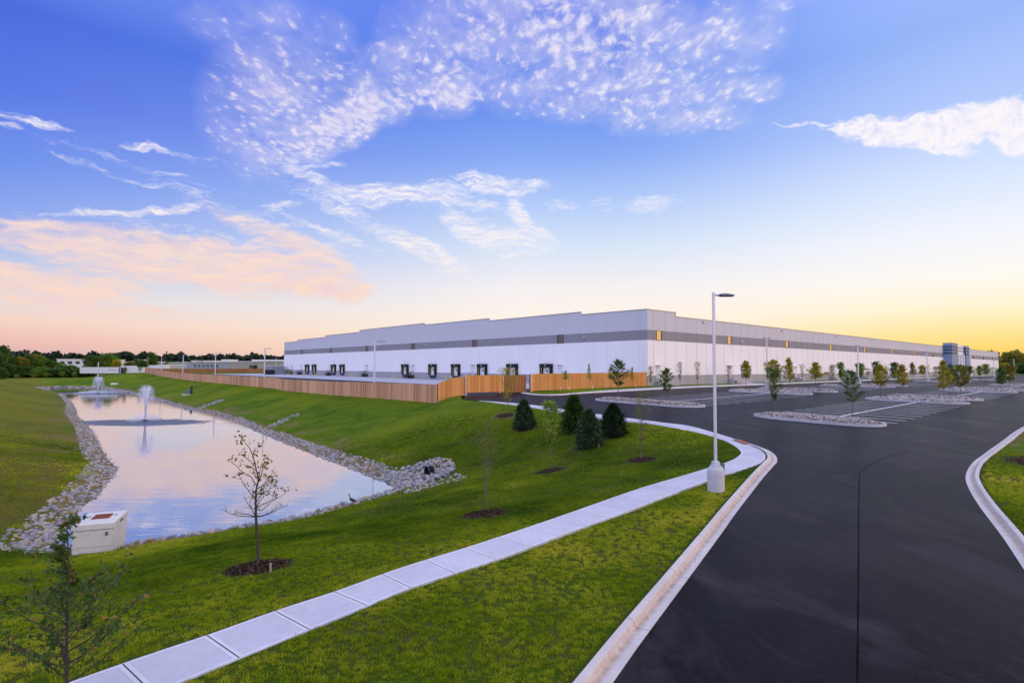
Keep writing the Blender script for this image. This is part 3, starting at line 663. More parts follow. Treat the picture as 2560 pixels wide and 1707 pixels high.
def window(axis,c,z0,z1,wd,parent,mat,v=0.):
    f=MB(); p=MB(); fr=.07; d=.06
    def B(a0,a1,b0,b1,m,dd,back=.0):
        if axis=='x': m.box((c+a0,-v-dd,b0),(c+a1,-v-back,b1))
        else: m.box((-dd,c+a0,b0),(-back,c+a1,b1))
    w_=wd/2
    B(-w_,-w_+fr,z0,z1,f,d); B(w_-fr,w_,z0,z1,f,d); B(-w_+fr,w_-fr,z0,z0+fr,f,d); B(-w_+fr,w_-fr,z1-fr,z1,f,d); B(w_-.32,w_-fr,z0+fr,z1-fr,f,.045,.004)
    B(-w_+fr,w_-.32,z0+fr,z1-fr,p,.03,.003)
    fo=f.build('window',M_FRAME,parent); p.build('pane',mat,fo); return fo
for t in (21.15,50,78.7,107.1,135.5,163.7): window('y',t,9.64,11.40,1.75,wh,M_GLASSL)
for u in (3.5,28.9,57,85.2,113.1,140.9,168.6,195.5,273.7,300.3,327.2): window('x',u,9.64,11.40,1.7,wh,M_GLASS)
# docks
M_SEAL=simple('black_dock_seal',(.012,.012,.014),.7,0,.3); M_DOORW=simple('white_dock_door',(.68,.69,.74),.6); M_YEL=simple('safety_yellow',(.72,.50,.02),.6); M_LAMP=simple('grey_light_case',(.55,.55,.55),.5)
M_BUMP=simple('dock_leveller_blue',(.012,.03,.055),.7)
for t in (25,35.8,46.7,57.6,68.3,82.7,125.2,132.3,150.1,157.1):
    d=MB().box((-.025,t-1.2,2.55),(-.004,t+1.2,5.0)).build('dock_door',M_DOORW,wh)
    MB().box((-.045,t-.28,3.75),(-.026,t+.12,4.2)).build('window',M_FRAME,d)
    s_=MB(); s_.box((-.55,t-1.7,2.6),(-.003,t-1.15,4.75)).box((-.55,t+1.15,2.6),(-.003,t+1.7,4.75)).box((-.62,t-1.72,4.75),(-.003,t+1.72,5.5))
    so_=s_.build('dock_seal',M_SEAL,wh)
    for q_ in (-1.2,1.1): MB().box((-.57,t+q_,2.6),(-.551,t+q_+.1,4.7)).build('yellow_stripe',M_YEL,so_)
    MB().box((-.66,t-.2,5.08),(-.621,t+.2,5.25)).build('dock_light',M_LAMP,so_)
    MB().box((-.35,t-1.25,1.85),(-.003,t+1.25,2.54)).build('dock_leveller',M_BUMP,wh)
# wall packs
def pack(axis,c,z,parent):
    m=MB()
    if axis=='y': m.box((-.35,c-.3,z),(-.004,c+.3,z+.16)).box((-.12,c-.1,z-.12),(-.004,c+.1,z-.005))
    else: m.box((c-.35,-.3,z),(c+.35,-.004,z+.28)).box((c-.12,-.14,z-.12),(c+.12,-.004,z-.005))
    return m.build('wall_light',M_LAMP,parent)
for t in (14.5,43,71.5,100,128.5,157): pack('y',t,10.6,wh)
for u in (18.6,54.2,89.4,120.3,155.4,184.7): pack('x',u,13.7,wh)
for u in (34,90,146,202,290): pack('x',u,10.3,wh)
pack('y',181,13,wh)
# doors + canopies
M_RAIL=simple('dark_steel_rail',(.075,.07,.075),.5,.6); M_RAILW=simple('galvanised_rail',(.5,.5,.53),.4,.5); M_RED=simple('red_rail_paint',(.42,.05,.05),.6)
def stair(axis,c,dirn,parent,metal,zt=2.5,zg=1.47,run=1):
    """landing at door, steps descending along the wall; one thing-part with sub-parts"""
    def P(a,b,z): return (-b,a,z) if axis=='y' else (a,-b,z)
    def BX(m,a0,a1,b0,b1,z0,z1):
        p=P(min(a0,a1),b0,z0);q=P(max(a0,a1),b1,z1); lo=tuple(min(i,j) for i,j in zip(p,q)); hi=tuple(max(i,j) for i,j in zip(p,q)); m.box(lo,hi)
    s=MB(); BX(s,c-.75,c+.75,.05,1.35,zt-.16,zt); BX(s,c-.7,c-.55,.1,1.3,0.9,zt-.17); BX(s,c+.55,c+.7,.1,1.3,.9,zt-.17)
    n=max(3,int((zt-zg)/.17)); e=c+dirn*.75
    for i in range(n):
        a0=e+dirn*i*.3*run; BX(s,a0+dirn*.003,a0+dirn*.3*run,.1,1.25,zt-.17*(i+1)-.05,zt-.17*(i+1))
    far=e+dirn*n*.3*run
    for b in (.1,1.22): s.tube([P(e,b,zt-.12),P(far,b,zg+.02)],.07,4)
    so_=s.build('stair',metal,parent)
    r=MB()
    for b in (.12,1.25):
        for h in (.5,1.0): r.tube([P(c-dirn*.72,b,zt+h),P(e,b,zt+h),P(far,b,zg+h)],.032,5)
        for a in (c-dirn*.72,c,e): r.tube([P(a,b,zt),P(a,b,zt+1.0)],.03,5)
        for k in (.5,1.): r.tube([P(e+(far-e)*k,b,zt-(zt-zg)*k),P(e+(far-e)*k,b,zt-(zt-zg)*k+1.0)],.03,5)
    r.build('handrail',metal,so_)
    d=MB(); BX(d,c-.47,c+.47,.004,.06,zt+.01,zt+2.12); do=d.build('door',M_DOORW,parent)
    q=MB(); BX(q,c-.7,c+.7,.05,1.1,zt+2.75,zt+2.83); BX(q,c+dirn*-.68,c+dirn*-.62,.004,.049,zt+2.3,zt+2.82); q.build('door_canopy',M_LAMP,parent)
for t in (21.3,50.7,78.8,107,135.5,163.6,174.1): stair('y',t,1,wh,M_RAIL if t>60 else M_RAILW)
for u in (3.1,28.8,62,84.8,110.3,136.5,196): stair('x',u,1,wh,M_RAILW,2.4)
for u in (82,116,150): MB().box((u-1.5,-1.2,3.55),(u+1.5,-.004,3.75)).build('red_awning',M_RED,wh)
# entrance tower
M_TB=simple('slate_blue_panel',(.19,.25,.39),.5); M_TW=simple('white_entrance_panel',(.74,.72,.74),.6,0,.05); M_TG=simple('mid_grey_panel',(.30,.30,.35),.6,0,.05); M_DK=simple('dark_slate_band',(.05,.07,.12),.6)
tw=MB()
def tbox(m,u0,u1,v0,v1,z0,z1): m.box((u0,-v1,z0),(u1,-v0,z1)); return m
e_=tbox(MB(),213,223.6,.004,3.0,1.3,15.35).build('entrance_pier',M_TB,wh)
b_=MB()
for z in (14.45,13.15,11.8): tbox(b_,212.95,223.65,3.004,3.05,z-.75,z); tbox(b_,212.93,212.997,.01,3.0,z-.75,z)
b_.build('band',M_DK,e_)
tbox(MB(),212.9,223.7,-.2,3.1,15.36,15.75).build('coping',M_TG,e_)
e2=tbox(MB(),240.5,247.4,.004,3.0,1.3,15.2).build('entrance_pier',M_TB,wh)
b_=MB()
for z in (14.2,12.9,11.6): tbox(b_,240.45,247.45,3.004,3.05,z-.75,z); tbox(b_,240.43,240.497,.01,3.0,z-.75,z)
b_.build('band',M_DK,e2)
e3=MB(); tbox(e3,223.65,240.4,.004,2.1,11.0,15.3); tbox(e3,223.7,225.2,.004,2.6,1.3,10.99)
for u in (228.5,233.5,238.7): tbox(e3,u,u+1.1,.004,2.6,1.3,10.99)
tbox(e3,223.65,240.4,.004,3.6,4.55,4.98); tbox(e3,247.5,254,.004,2.0,11.0,15.1); tbox(e3,247.5,249,.004,2.6,1.3,10.99); tbox(e3,252.5,254,.004,2.6,1.3,10.99)
e3=e3.build('entrance_wall',M_TW,wh)
b_=MB()
for z in (14.2,12.9): tbox(b_,223.7,240.35,2.104,2.15,z-.6,z); tbox(b_,247.6,253.9,2.004,2.05,z-.6,z)
b_.build('grey_band',M_TG,e3)
for u0,u1 in ((225.2,228.5),(229.6,233.5),(234.6,238.7),(249,252.5)): tbox(MB(),u0+.02,u1-.02,.005,1.2,5,8.0).build('grey_panel',M_TG,e3)
for u0,u1 in ((225.2,228.5),(229.6,233.5),(234.6,238.7),(249,252.5)):
    f=tbox(MB(),u0+.02,u1-.02,.005,1.0,8.02,10.95).build('window',M_FRAME,wh); tbox(MB(),u0+.15,u1-.15,1.004,1.03,8.2,10.8).build('pane',M_GLASS,f)
f=tbox(MB(),225.3,240.3,.005,.6,1.4,4.5).build('glass_entrance',M_FRAME,wh); tbox(MB(),226,239,.604,.63,1.6,4.3).build('pane',M_GLASS,f)
tbox(MB(),198,211,.01,2.2,4.9,5.5).build('entrance_awning',M_TG,wh)
tbox(MB(),256,262,.01,1.6,4.6,4.95).build('entrance_awning',M_RED,wh)
# ------------------------------------------------------------ far warehouse and others
def metal_wall(name,c0,c1,sp=1.0):
    m,nt=newmat(name); g=G(nt); o=g.obj(); s=g.n('ShaderNodeSeparateXYZ'); nt.links.new(o,s.inputs[0])
    fr=g.math('FRACT',g.math('DIVIDE',s.outputs[1],sp)); j=g.math('LESS_THAN',fr,.14)
    g.out(g.bsdf(g.mix(j,c0,c1),.6,0,None,.3)); return m
fwh=thing('metal_warehouse',(*xy(32,-280),0),'x','warehouse',rz=HD); fwh.location=(*xy(32,-280),0)
fwh['label']='long low beige and grey metal warehouse far behind the wooden fence'
MB().box((0,0,0),(110,118,7.6)).build('beige_wall',metal_wall('beige_ribbed_metal',(.40,.335,.255),(.33,.27,.2),1.5),fwh)
MB().box((0,118.01,0),(110,360,7.3)).build('grey_wall',metal_wall('grey_ribbed_metal',(.36,.37,.38),(.14,.14,.15),7),fwh)
M_WROOF=simple('white_roof_edge',(.72,.70,.66),.6)
MB().box((-.6,-.5,7.61),(110.5,360.5,8.2)).build('roof',M_WROOF,fwh)
for i in range(6):
    for j in range(2): 
        y=150+i*15.5+j*5; MB().box((-.12,y,3.5),(-.004,y+2.6,6.0)).build('window',M_FRAME,fwh)
MB().box((-2,50,3.2),(-.01,60,5.4)).build('canopy',M_FRAME,fwh)
MB().box((-.3,8,0),(-.01,20,3)).build('loading_door',M_FRAME,fwh)
MB().box((-.3,70,0),(-.01,82,3)).build('loading_door',M_FRAME,fwh)
def farbox(px0,px1,pyt,D,mat,label,name='distant_building',depth=40,cat='building',roofm=None,win=False):
    a=ray(px0,910);b=ray(px1,910); zt=CZ+ray((px0+px1)/2,pyt)[1]*D
    r=thing(name,(a[0]*D,D,-1),label,cat); w_=(b[0]-a[0])*D
    MB().box((0,0,0),(w_,depth,zt+1)).build('wall',mat,r); MB().box((-.4,-.4,zt+1.01),(w_+.4,depth+.4,zt+1.6)).build('roof',roofm or M_WROOF,r)
    if win:
        for i in range(4): MB().box((w_*(.1+.22*i),-.2,zt-2.5),(w_*(.22+.22*i),-.01,zt-.5)).build('window',M_FRAME,r)
    return r
M_FW=simple('far_white_wall',(.62,.60,.62),.7); M_FG=simple('far_grey_wall',(.42,.44,.48),.7); M_FB=simple('far_beige_wall',(.50,.42,.33),.7)
farbox(142,229,899,470,M_FW,'white two-storey building rising above the trees at far left','office_building',win=True)
farbox(478,532,902,700,M_FW,'low white building under the tree line, behind the grey metal warehouse',win=True)
farbox(389,424,913,395,M_FG,'small pale grey shed at the left end of the metal warehouse','shed',20)
farbox(554,570,900,560,M_FG,'small grey block on the skyline right of the low white building',depth=20)
farbox(630,700,900.5,640,M_FW,'pale flat building on the skyline beside the white warehouse corner')
farbox(345,358,900,640,M_FW,'tiny white building in the trees left of the yard lamps',depth=20)
farbox(395,450,905,720,M_FB,'long beige building under the tree line at left')
farbox(283,330,905,600,M_FW,'white low building peeping over the yellow tree',depth=30)
# ------------------------------------------------------------ fences
M_FEN=tinted('cedar_boards_pink',(.30,.135,.065),(.60,.33,.19),.8,0,.15,(.72,.43,.27)); M_FEN2=tinted('cedar_boards_warm_lit',(.42,.17,.05),(.60,.285,.09),.75,0,.15,(.70,.36,.13)); M_FEN3=tinted('cedar_boards_brown',(.25,.10,.04),(.36,.17,.075),.8)  # orange boards: warm light painted into the front fence colour
M_POST=simple('cedar_post',(.24,.11,.06),.8)
M_STEEL=simple('galvanised_post',(.55,.55,.58),.4,.4)
def fence(path,hgt,mat,label,basef,name='wooden_fence',bw=.145,rails=-1,group=None):
    P=np.array(path,float); s=np.r_[0,np.cumsum(np.linalg.norm(np.diff(P,axis=0),axis=1))]; L_=s[-1]
    r=thing(name,(P[0][0],P[0][1],0),label,'fence',group)
    N_=int(L_/bw); S=(np.arange(N_)+.5)*bw; xs=np.interp(S,s,P[:,0]);ys=np.interp(S,s,P[:,1]); x2=np.interp(S+.05,s,P[:,0]);y2=np.interp(S+.05,s,P[:,1]); x1=np.interp(S-.05,s,P[:,0]);y1=np.interp(S-.05,s,P[:,1])
    ang=np.arctan2(y2-y1,x2-x1); zb=basef(xs,ys)
    ks=np.arange(0,L_+2.4,2.4); zk=basef(np.interp(ks,s,P[:,0]),np.interp(ks,s,P[:,1])); zt=np.interp(S,ks,zk)+hgt
    tt=RNG.random(N_)*.55+.45*vnoise(S,S*0,1.6,4)
    m=MB()
    for i in range(N_):
        m.cbox(xs[i]-P[0][0],ys[i]-P[0][1],zb[i]-.05,bw*.93,.02,zt[i]-zb[i]+.05+RNG.normal()*.006,ang[i],tt[i])
    m.build('boards',mat,r)
    rl=MB(); n_=rails
    for z_ in (.35,hgt/2,hgt-.3):
        Q=[]
        for k_ in ks:
            k2=min(k_,L_); x=np.interp(k2,s,P[:,0]);y=np.interp(k2,s,P[:,1]); xa=np.interp(min(k2+.1,L_),s,P[:,0])-np.interp(max(k2-.1,0),s,P[:,0]);ya=np.interp(min(k2+.1,L_),s,P[:,1])-np.interp(max(k2-.1,0),s,P[:,1]); l_=math.hypot(xa,ya)+1e-9
            Q.append((x-P[0][0]-ya/l_*.06*n_,y-P[0][1]+xa/l_*.06*n_,float(basef(np.array([x]),np.array([y]))[0])+z_))
        rl.tube(Q,.045,4)
    rl.build('rail',M_POST,r)
    for k_ in ks[:100]:
        k2=min(k_,L_); x=np.interp(k2,s,P[:,0]);y=np.interp(k2,s,P[:,1]); xa=np.interp(min(k2+.1,L_),s,P[:,0])-np.interp(max(k2-.1,0),s,P[:,0]);ya=np.interp(min(k2+.1,L_),s,P[:,1])-np.interp(max(k2-.1,0),s,P[:,1]); l_=math.hypot(xa,ya)+1e-9
        pz=float(basef(np.array([x]),np.array([y]))[0])
        MB().cbox(x-P[0][0]-ya/l_*.14*n_,y-P[0][1]+xa/l_*.14*n_,pz-.1,.09,.09,hgt,math.atan2(ya,xa)).build('post',M_POST,r)
    return r
def fb(x,y):
    x=np.asarray(x,float);y=np.asarray(y,float)
    return H(x,y)+.06
mainp=[xy(-44.3,1.0-k*2.4) for k in range(0,95)]+[xy(-43,-232),xy(-40,-236)]
fence(mainp[::-1],2.36,M_FEN,'long weathered cedar fence running beside the pond to the far left',fb,rails=1)
c1=[xy(-44.25,1.1)]; fence([xy(-44.2,1.05),xy(-40.2,1.05)],2.34,M_FEN2,'short fence section climbing from the front corner to the gate',lambda x,y:lawnH(x,y)+.06,rails=1)
gz=float(zp(*xy(-37,1.)))
def gate(u0,u1,v,z0,h,mat,label):
    r=thing('fence_gate',(*xy(u0,v),0),label,'gate',rz=HD); L_=u1-u0; m=MB(); N_=int(L_/.145)
    for i in range(N_): m.box((i*.145,-.01,z0),(i*.145+.135,.01,z0+h),RNG.random())
    m.build('boards',mat,r); q=MB(); 
    for z in (z0+.1,z0+h/2,z0+h-.1): q.box((0,.015,z-.03),(L_,.06,z+.03))
    for x in (0,L_/2,L_-.06): q.box((x,.062,z0),(x+.06,.11,z0+h))
    q.build('frame',M_STEEL,r)
    for x in (.25,L_-.5):
        k=MB().tube([(x,.08,z0-.35),(x,.08,z0+.2)],.045,8); k.build('gate_post',M_STEEL,r)
    return r
gate(-40.15,-33.8,1.0,gz+.32,2.2,M_FEN2,'bright cedar gate leaf standing clear of the asphalt on two steel legs')
gate(-33.6,-28.3,-.5,gz+.06,2.4,M_FEN3,'darker cedar gate leaf set back behind the bright one')
fence([xy(-28.1,.05),xy(-.3,.05)],2.42,M_FEN2,'cedar fence between the gate and the warehouse corner, trees in front',lambda x,y:zp(x,y)+.1,rails=1)
fence([xy(-40,-236.3),xy(-10,-236.5),xy(20,-237),xy(60,-238)],2.5,M_FEN3,'far brown cedar fence closing the back of the truck yard',lambda x,y:np.full(np.shape(x),1.0),rails=1,bw=.3)
# steel posts at gate
for (u_,v_,lb) in ((-40.3,1.35,'white steel post at the hinge side of the bright gate leaf'),(-28.2,.45,'slim white post between the set-back gate leaf and the fence')):
    x,y=xy(u_,v_); z=float(zp(x,y)); o=MB().tube([(0,0,-.2),(0,0,2.62)],.06,10).add([(0,0,2.7)],[]).lathe([(.085,2.6),(.08,2.66),(.03,2.72)],10).build('gate_hinge_post',M_STEEL); o.location=(x,y,z); tag(o,lb,'post')
# ------------------------------------------------------------ plants
M_BARK=simple('young_bark',(.13,.10,.085),.85,0,.3,9,.4,60); M_BARKD=simple('dark_bark',(.055,.045,.04),.9,0,.3,9)
LEAF=dict(
 green=tinted('leaf_green',(0.042,0.105,0.011),(0.140,0.252,0.020),.6,.3,.25,(0.280,0.350,0.042)),
 dark=tinted('leaf_dark_green',(0.020,0.056,0.011),(0.070,0.147,0.020),.6,.25,.25,(0.168,0.210,0.035)),
 gold=tinted('leaf_gold_green',(0.126,0.140,0.011),(0.378,0.336,0.025),.6,.35,.2,(0.600,0.420,0.042)),
 bright=tinted('leaf_bright_green',(0.070,0.154,0.014),(0.210,0.336,0.028),.6,.35,.2,(0.420,0.420,0.070)),
 olive=tinted('leaf_olive',(0.063,0.081,0.011),(0.196,0.203,0.025),.7,.3,.2,(0.364,0.252,0.042)),
 maple=tinted('leaf_maple',(0.028,0.063,0.014),(0.091,0.154,0.025),.6,.35,.25,(0.280,0.168,0.049)))
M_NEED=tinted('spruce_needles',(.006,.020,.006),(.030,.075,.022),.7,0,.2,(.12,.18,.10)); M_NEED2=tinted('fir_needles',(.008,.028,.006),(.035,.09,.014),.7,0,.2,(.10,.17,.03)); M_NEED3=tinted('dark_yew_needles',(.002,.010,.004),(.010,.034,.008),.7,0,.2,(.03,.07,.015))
def leafquads(P,size,aspect=.55,droop=.3,rng=RNG,out=None):
    n=len(P); d=rng.normal(size=(n,3)); d[:,2]=d[:,2]*.6-droop
    if out is not None: d+=out*.8
    d/=np.linalg.norm(d,axis=1)[:,None]; r=rng.normal(size=(n,3)); s=np.cross(d,r); s/=np.linalg.norm(s,axis=1)[:,None]+1e-9
    L_=size*(.7+.6*rng.random(n))[:,None]; w_=L_*aspect*.5
    return np.stack([P,P+d*L_*.5+s*w_,P+d*L_,P+d*L_*.5-s*w_],1)
def mapleleaf(P,size,rng):
    """five-lobed leaves as three quads each"""
    Q=[]
    for p in P:
        d=rng.normal(size=3); d[2]=-.3+.4*d[2]; d/=np.linalg.norm(d); s=np.cross(d,rng.normal(size=3)); s/=np.linalg.norm(s); L=size*(.7+.6*rng.random())
        c=p+d*L*.28
        for a,l in ((0,1.),(.95,.8),(-.95,.8)):
            e=d*math.cos(a)+s*math.sin(a); f=np.cross(np.cross(d,s),e); tip=p+d*L*.1+e*L*l*.85
            Q.append([p+d*L*.05,p+(tip-p)*.5+f*L*.2,tip,p+(tip-p)*.5-f*L*.2])
    return np.array(Q)
def sapling(name,loc,h,cw,cb,leaf,n,lsize,label,seed=0,shape='oval',group=None,leaf_top=0.,lean=0.,bark=None,br=26,cat='tree',maple=False,trunk_r=None,upward=.9,topleaf=None):
    rng=np.random.default_rng(seed+100); r=thing(name,tuple(float(q) for q in loc),label,cat,group)
    R=trunk_r or max(.022,h*.0085); m=MB()
    zs=np.linspace(0,h*.97,9); ph=rng.random()*6
    cx=lean*zs/h+np.sin(zs*1.7/h*3+ph)*.012*h*zs/h; cy=np.cos(zs*1.3/h*3+ph)*.012*h*zs/h
    m.tube(np.c_[cx,cy,zs],R*(1-.85*zs/h),6)
    pts=[];outs=[]
    for i in range(br):
        if shape=='leader' and i>br*.5 and i%3: continue
        f=(i+.5)/br; z0=cb+(h*.95-cb)*f**1.05; t=(z0-cb)/(h-cb+1e-6)
        if shape=='oval': rr=math.sin(math.pi*min(1,.12+.86*t)**.8)**.8
        elif shape=='leader': rr=(math.sin(math.pi*min(1,.18+.9*t/.62))**.7 if t<.56 else .16)
        elif shape=='cone': rr=(1-t)**.75*(1 if t>.06 else .7)
        elif shape=='vase': rr=.45+.55*t if t<.7 else 1.2*(1-t)/.36+.1
        elif shape=='column': rr=.75*(1-abs(2*t-1)**3)+.2
        rr=max(rr,.12)*cw/2*(.55+.75*rng.random()); a=i*2.4+rng.random()*.8
        bx=np.interp(z0,zs,cx);by=np.interp(z0,zs,cy); up_=upward*rr*(.6+.6*rng.random())
        if shape=='column': up_*=1.6
        up_=min(up_,h*1.0-z0)
        s=np.linspace(0,1,5); k_=rng.normal()*.25
        X_=bx+rr*s*np.cos(a+k_*s);Y_=by+rr*s*np.sin(a+k_*s);Z_=z0+up_*(s**1.25)
        bp=np.c_[X_,Y_,Z_]; r0=R*(1-.85*z0/h)*.5; m.tube(bp,np.linspace(r0,r0*.25,5),4,cap=False)
        for q in range(3):
            s0=.35+.2*q; p0=np.array([np.interp(s0,s,bp[:,j]) for j in range(3)]); a2=a+rng.choice([-1,1])*(.5+.5*rng.random()); l2=rr*.45*(.6+.6*rng.random())
            p1=p0+np.array([math.cos(a2)*l2,math.sin(a2)*l2,l2*.6]); m.tube([p0,(p0+p1)/2+rng.normal(size=3)*.02,p1],[r0*.35,r0*.25,r0*.15],3,cap=False)
            if z0/h>leaf_top: 
                kk=max(1,int(n/br/5)); u=rng.random(kk)[:,None]**.6; pts.append(p0+(p1-p0)*u+rng.normal(size=(kk,3))*lsize*.55); 
        if z0/h>leaf_top:
            kk=max(1,int(n/br*2/5)); u=.25+.75*rng.random(kk); pts.append(np.stack([np.interp(u,s,bp[:,j]) for j in range(3)],1)+rng.normal(size=(kk,3))*lsize*.6)
    m.build('trunk',bark or M_BARK,r)
    if pts:
        P=np.concatenate(pts); 
        if topleaf:
            kk=topleaf; P=np.vstack([P,np.c_[np.interp(h*.9,zs,cx)+rng.normal(size=kk)*cw*.10,rng.normal(size=kk)*cw*.10,h*(.86+.16*rng.random(kk))]])
        l=MB()
        if maple: Q=mapleleaf(P,lsize,rng); tt=np.repeat(np.clip(rng.beta(2,3,len(P)),0,1),3); tt[:]=np.where(np.repeat(rng.random(len(P))<.07,3),1,tt*.75)
        else:
            Q=leafquads(P,lsize,.6,.25,rng); cl=vnoise(P[:,0]*3+7,P[:,2]*3+P[:,1]*2,cw*.5+.1,seed); tt=np.clip(.65*cl+.45*rng.random(len(P))-.05,0,1)
        l.quads(Q,tt); l.build('crown',LEAF[leaf],r)
    return r
def base(px,py,f=lawnH): 
    p=at(px,py,f); return p
def hpx(p,py_top,px_top): # height to make the top fall on the image row
    a,c=ray(px_top,py_top); return CZ+c*p[1]-p[2]
# --- foreground trees
D_=7.6; a_,_=ray(186,1500); p=np.array([a_*D_-.02,D_,float(lawnH(np.array([a_*D_]),np.array([D_]))[0])])
sapling('maple_tree',p,hpx(p,1285,140),1.9,.55,'maple',2300,.066,'young maple with lobed green and rusty leaves in the bottom left corner',seed=5,shape='leader',br=40,maple=True,lean=-.16,bark=M_BARKD,trunk_r=.03,upward=.85)
p=base(644,1426); h=hpx(p,1092,596)
def bare_tree():
    r=thing('young_tree',tuple(p),'nearly bare young tree, a few leaves at its top, against the pond','tree'); rng=np.random.default_rng(3); m=MB(); lp=[]
    sc_=p[1]/F_
    def q(px,py,dy=0): return np.array([(px-644)*sc_,dy,(1426-py)*sc_*.995])
    kpx=lambda a,b:(540+a*.2805,1060+b*.2805)
    tr=[(378,1310),(365,1150),(352,1000),(345,850),(345,700),(348,600),(363,510),(330,420),(300,310),(270,235),(240,190),(215,150)]
    P=[q(*kpx(*t),dy=.05*math.sin(i)) for i,t in enumerate(tr)]; P[0][2]-=.05
    m.tube(P,np.interp(np.arange(12),[0,3,6,11],[.042,.033,.018,.005]),7)
    B=[[(340,840),(290,825),(230,812),(160,780),(105,725)],[(335,835),(250,818),(170,822),(90,835)],[(345,840),(420,822),(520,770),(600,720),(625,695)],[(350,835),(430,828),(500,800),(575,765)],
     [(335,820),(290,770),(240,720),(190,660)],[(345,760),(420,720),(500,690),(590,640),(600,600)],[(340,690),(270,630),(200,570),(150,510),(95,480)],[(350,700),(400,640),(470,600),(560,530)],
     [(345,570),(290,490),(200,450),(130,390),(90,365)],[(355,590),(420,550),(470,510),(520,475)],[(365,530),(400,450),(425,380),(455,330)],[(360,500),(365,430),(380,350)],[(315,380),(270,330),(230,290),(205,290)],
     [(330,430),(270,395),(190,375)],[(300,320),(300,270),(350,225)],[(340,700),(305,640),(300,580)],[(345,650),(380,600),(410,550),(450,420)],[(350,760),(385,700),(440,650),(460,630)],[(345,780),(290,740),(300,690)],
     [(350,770),(400,780),(450,740),(500,700),(545,600),(560,530)],[(345,560),(370,520),(340,400)]]
    for i,b in enumerate(B):
        yy=rng.uniform(-.5,.5); n=len(b); Q=[q(*kpx(*t),dy=yy*j/(n-1)) for j,t in enumerate(b)]
        m.tube(Q,np.linspace(.012,.0035,n),4,cap=False)
        for j in range(1,n):
            for k_ in range(3):
                a=Q[j-1]+(Q[j]-Q[j-1])*rng.random(); e=a+np.array([rng.normal()*.10,rng.normal()*.1,.05+.12*rng.random()]); m.tube([a,(a+e)/2+rng.normal(size=3)*.01,e],[.004,.003,.002],3,cap=False)
                if b[-1][1]<660 and (a[2]>.52*h) and j>=n-2 and rng.random()<.8: lp+= [e+rng.normal(size=3)*.03 for _ in range(3)]
    lp+=[P[-1]+rng.normal(size=3)*np.array([.10,.08,.09]) for _ in range(22)]+[P[-2]+rng.normal(size=3)*.07 for _ in range(5)]
    m.build('trunk',M_BARKD,r); l=MB(); lp=np.array(lp); l.quads(leafquads(lp,.105,.5,.35,rng),rng.random(len(lp))); l.build('crown',LEAF['olive'],r)
bare_tree()
p=base(1216,1284); 
sapling('young_tree',p,hpx(p,1050,1206),.88,.55,'olive',520,.055,'thin multi-stemmed young tree with hardly any leaves, near the kerbside walk',seed=9,br=40,shape='column',leaf_top=.3,bark=M_BARK,upward=1.6,trunk_r=.024)
p=base(1376,1180); sapling('young_tree',p,hpx(p,1003,1374),1.0,1.55,'bright',2300,.11,'young tree with a bright green top tuft on a bare trunk, among the spruces',seed=21,br=30,shape='column',upward=.9,leaf_top=.38)
p=base(1603,1154); sapling('young_tree',p,hpx(p,977,1597),.95,1.0,'olive',800,.07,'thin olive-leaved young tree in the mulch ring nearest the curved walk',seed=33,br=34,shape='column',upward=1.2)
p=base(1269,1039); sapling('young_tree',p,hpx(p,920,1271),1.5,1.2,'gold',1400,.10,'sparse yellow-green young tree standing in front of the fence gates',seed=41,br=26,shape='column',upward=1.0)
# --- evergreens
def conifer(name,px,py,ptop,w_px,mat,label,seed,full=1.0,loose=.0,n=4200):
    p=base(px,py); h=hpx(p,ptop,px); w_=w_px/F_*p[1]; r=thing(name,tuple(p),label,'tree','young conifers by the path'); rng=np.random.default_rng(seed)
    MB().tube([(0,0,-.1),(0,0,h*.9)],[.05,.012],6).build('trunk',M_BARKD,r)
    z=rng.random(n)**.85; prof=lambda z:(1-z**(1.5+full*.6))**.9*(.86+.14*np.minimum(1,z*9))
    tier=1+loose*.32*np.sin(z*28+rng.random(n)*.8); a=rng.random(n)*2*np.pi
    lob=1+.10*np.sin(a*5+z*14)+.10*np.sin(a*11+z*37)+.5*(vnoise(a*3+20,z*9,.8,seed)-.5)
    rad=prof(z)*w_/2*tier*lob*(.55+.50*rng.random(n)**.5+.16*(rng.random(n)<.12)); rad=np.maximum(rad,.015)
    P=np.c_[rad*np.cos(a),rad*np.sin(a),.05+z*h*.97]; out=np.c_[np.cos(a),np.sin(a),.25+.5*z+0*a]
    nrm=out/np.linalg.norm(out,axis=1)[:,None]; s=np.cross(nrm,rng.normal(size=(n,3))); s/=np.linalg.norm(s,axis=1)[:,None]; L_=(.08+.15*rng.random(n))[:,None]*(h/1.9)*(1+loose*.6)
    d=nrm+rng.normal(size=(n,3))*.45; d/=np.linalg.norm(d,axis=1)[:,None]
    Q=np.stack([P-s*.012,P+s*.012,P+d*L_+s*.006,P+d*L_-s*.006],1)
    Q2=np.stack([P,P+d*L_*.6+s*.03,P+d*L_*1.05,P+d*L_*.6-s*.03],1)
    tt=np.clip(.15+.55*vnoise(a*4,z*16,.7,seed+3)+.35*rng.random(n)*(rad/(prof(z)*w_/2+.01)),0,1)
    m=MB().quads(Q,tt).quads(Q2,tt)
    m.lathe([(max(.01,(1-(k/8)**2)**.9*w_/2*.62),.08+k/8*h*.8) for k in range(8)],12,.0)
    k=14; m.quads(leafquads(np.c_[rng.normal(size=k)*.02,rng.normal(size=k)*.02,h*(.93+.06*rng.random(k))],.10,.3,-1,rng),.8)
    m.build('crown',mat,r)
conifer('spruce_tree',1310,1074,1001,47,M_NEED,'small blue-green spruce farthest left of the conifers, beside the path',1)
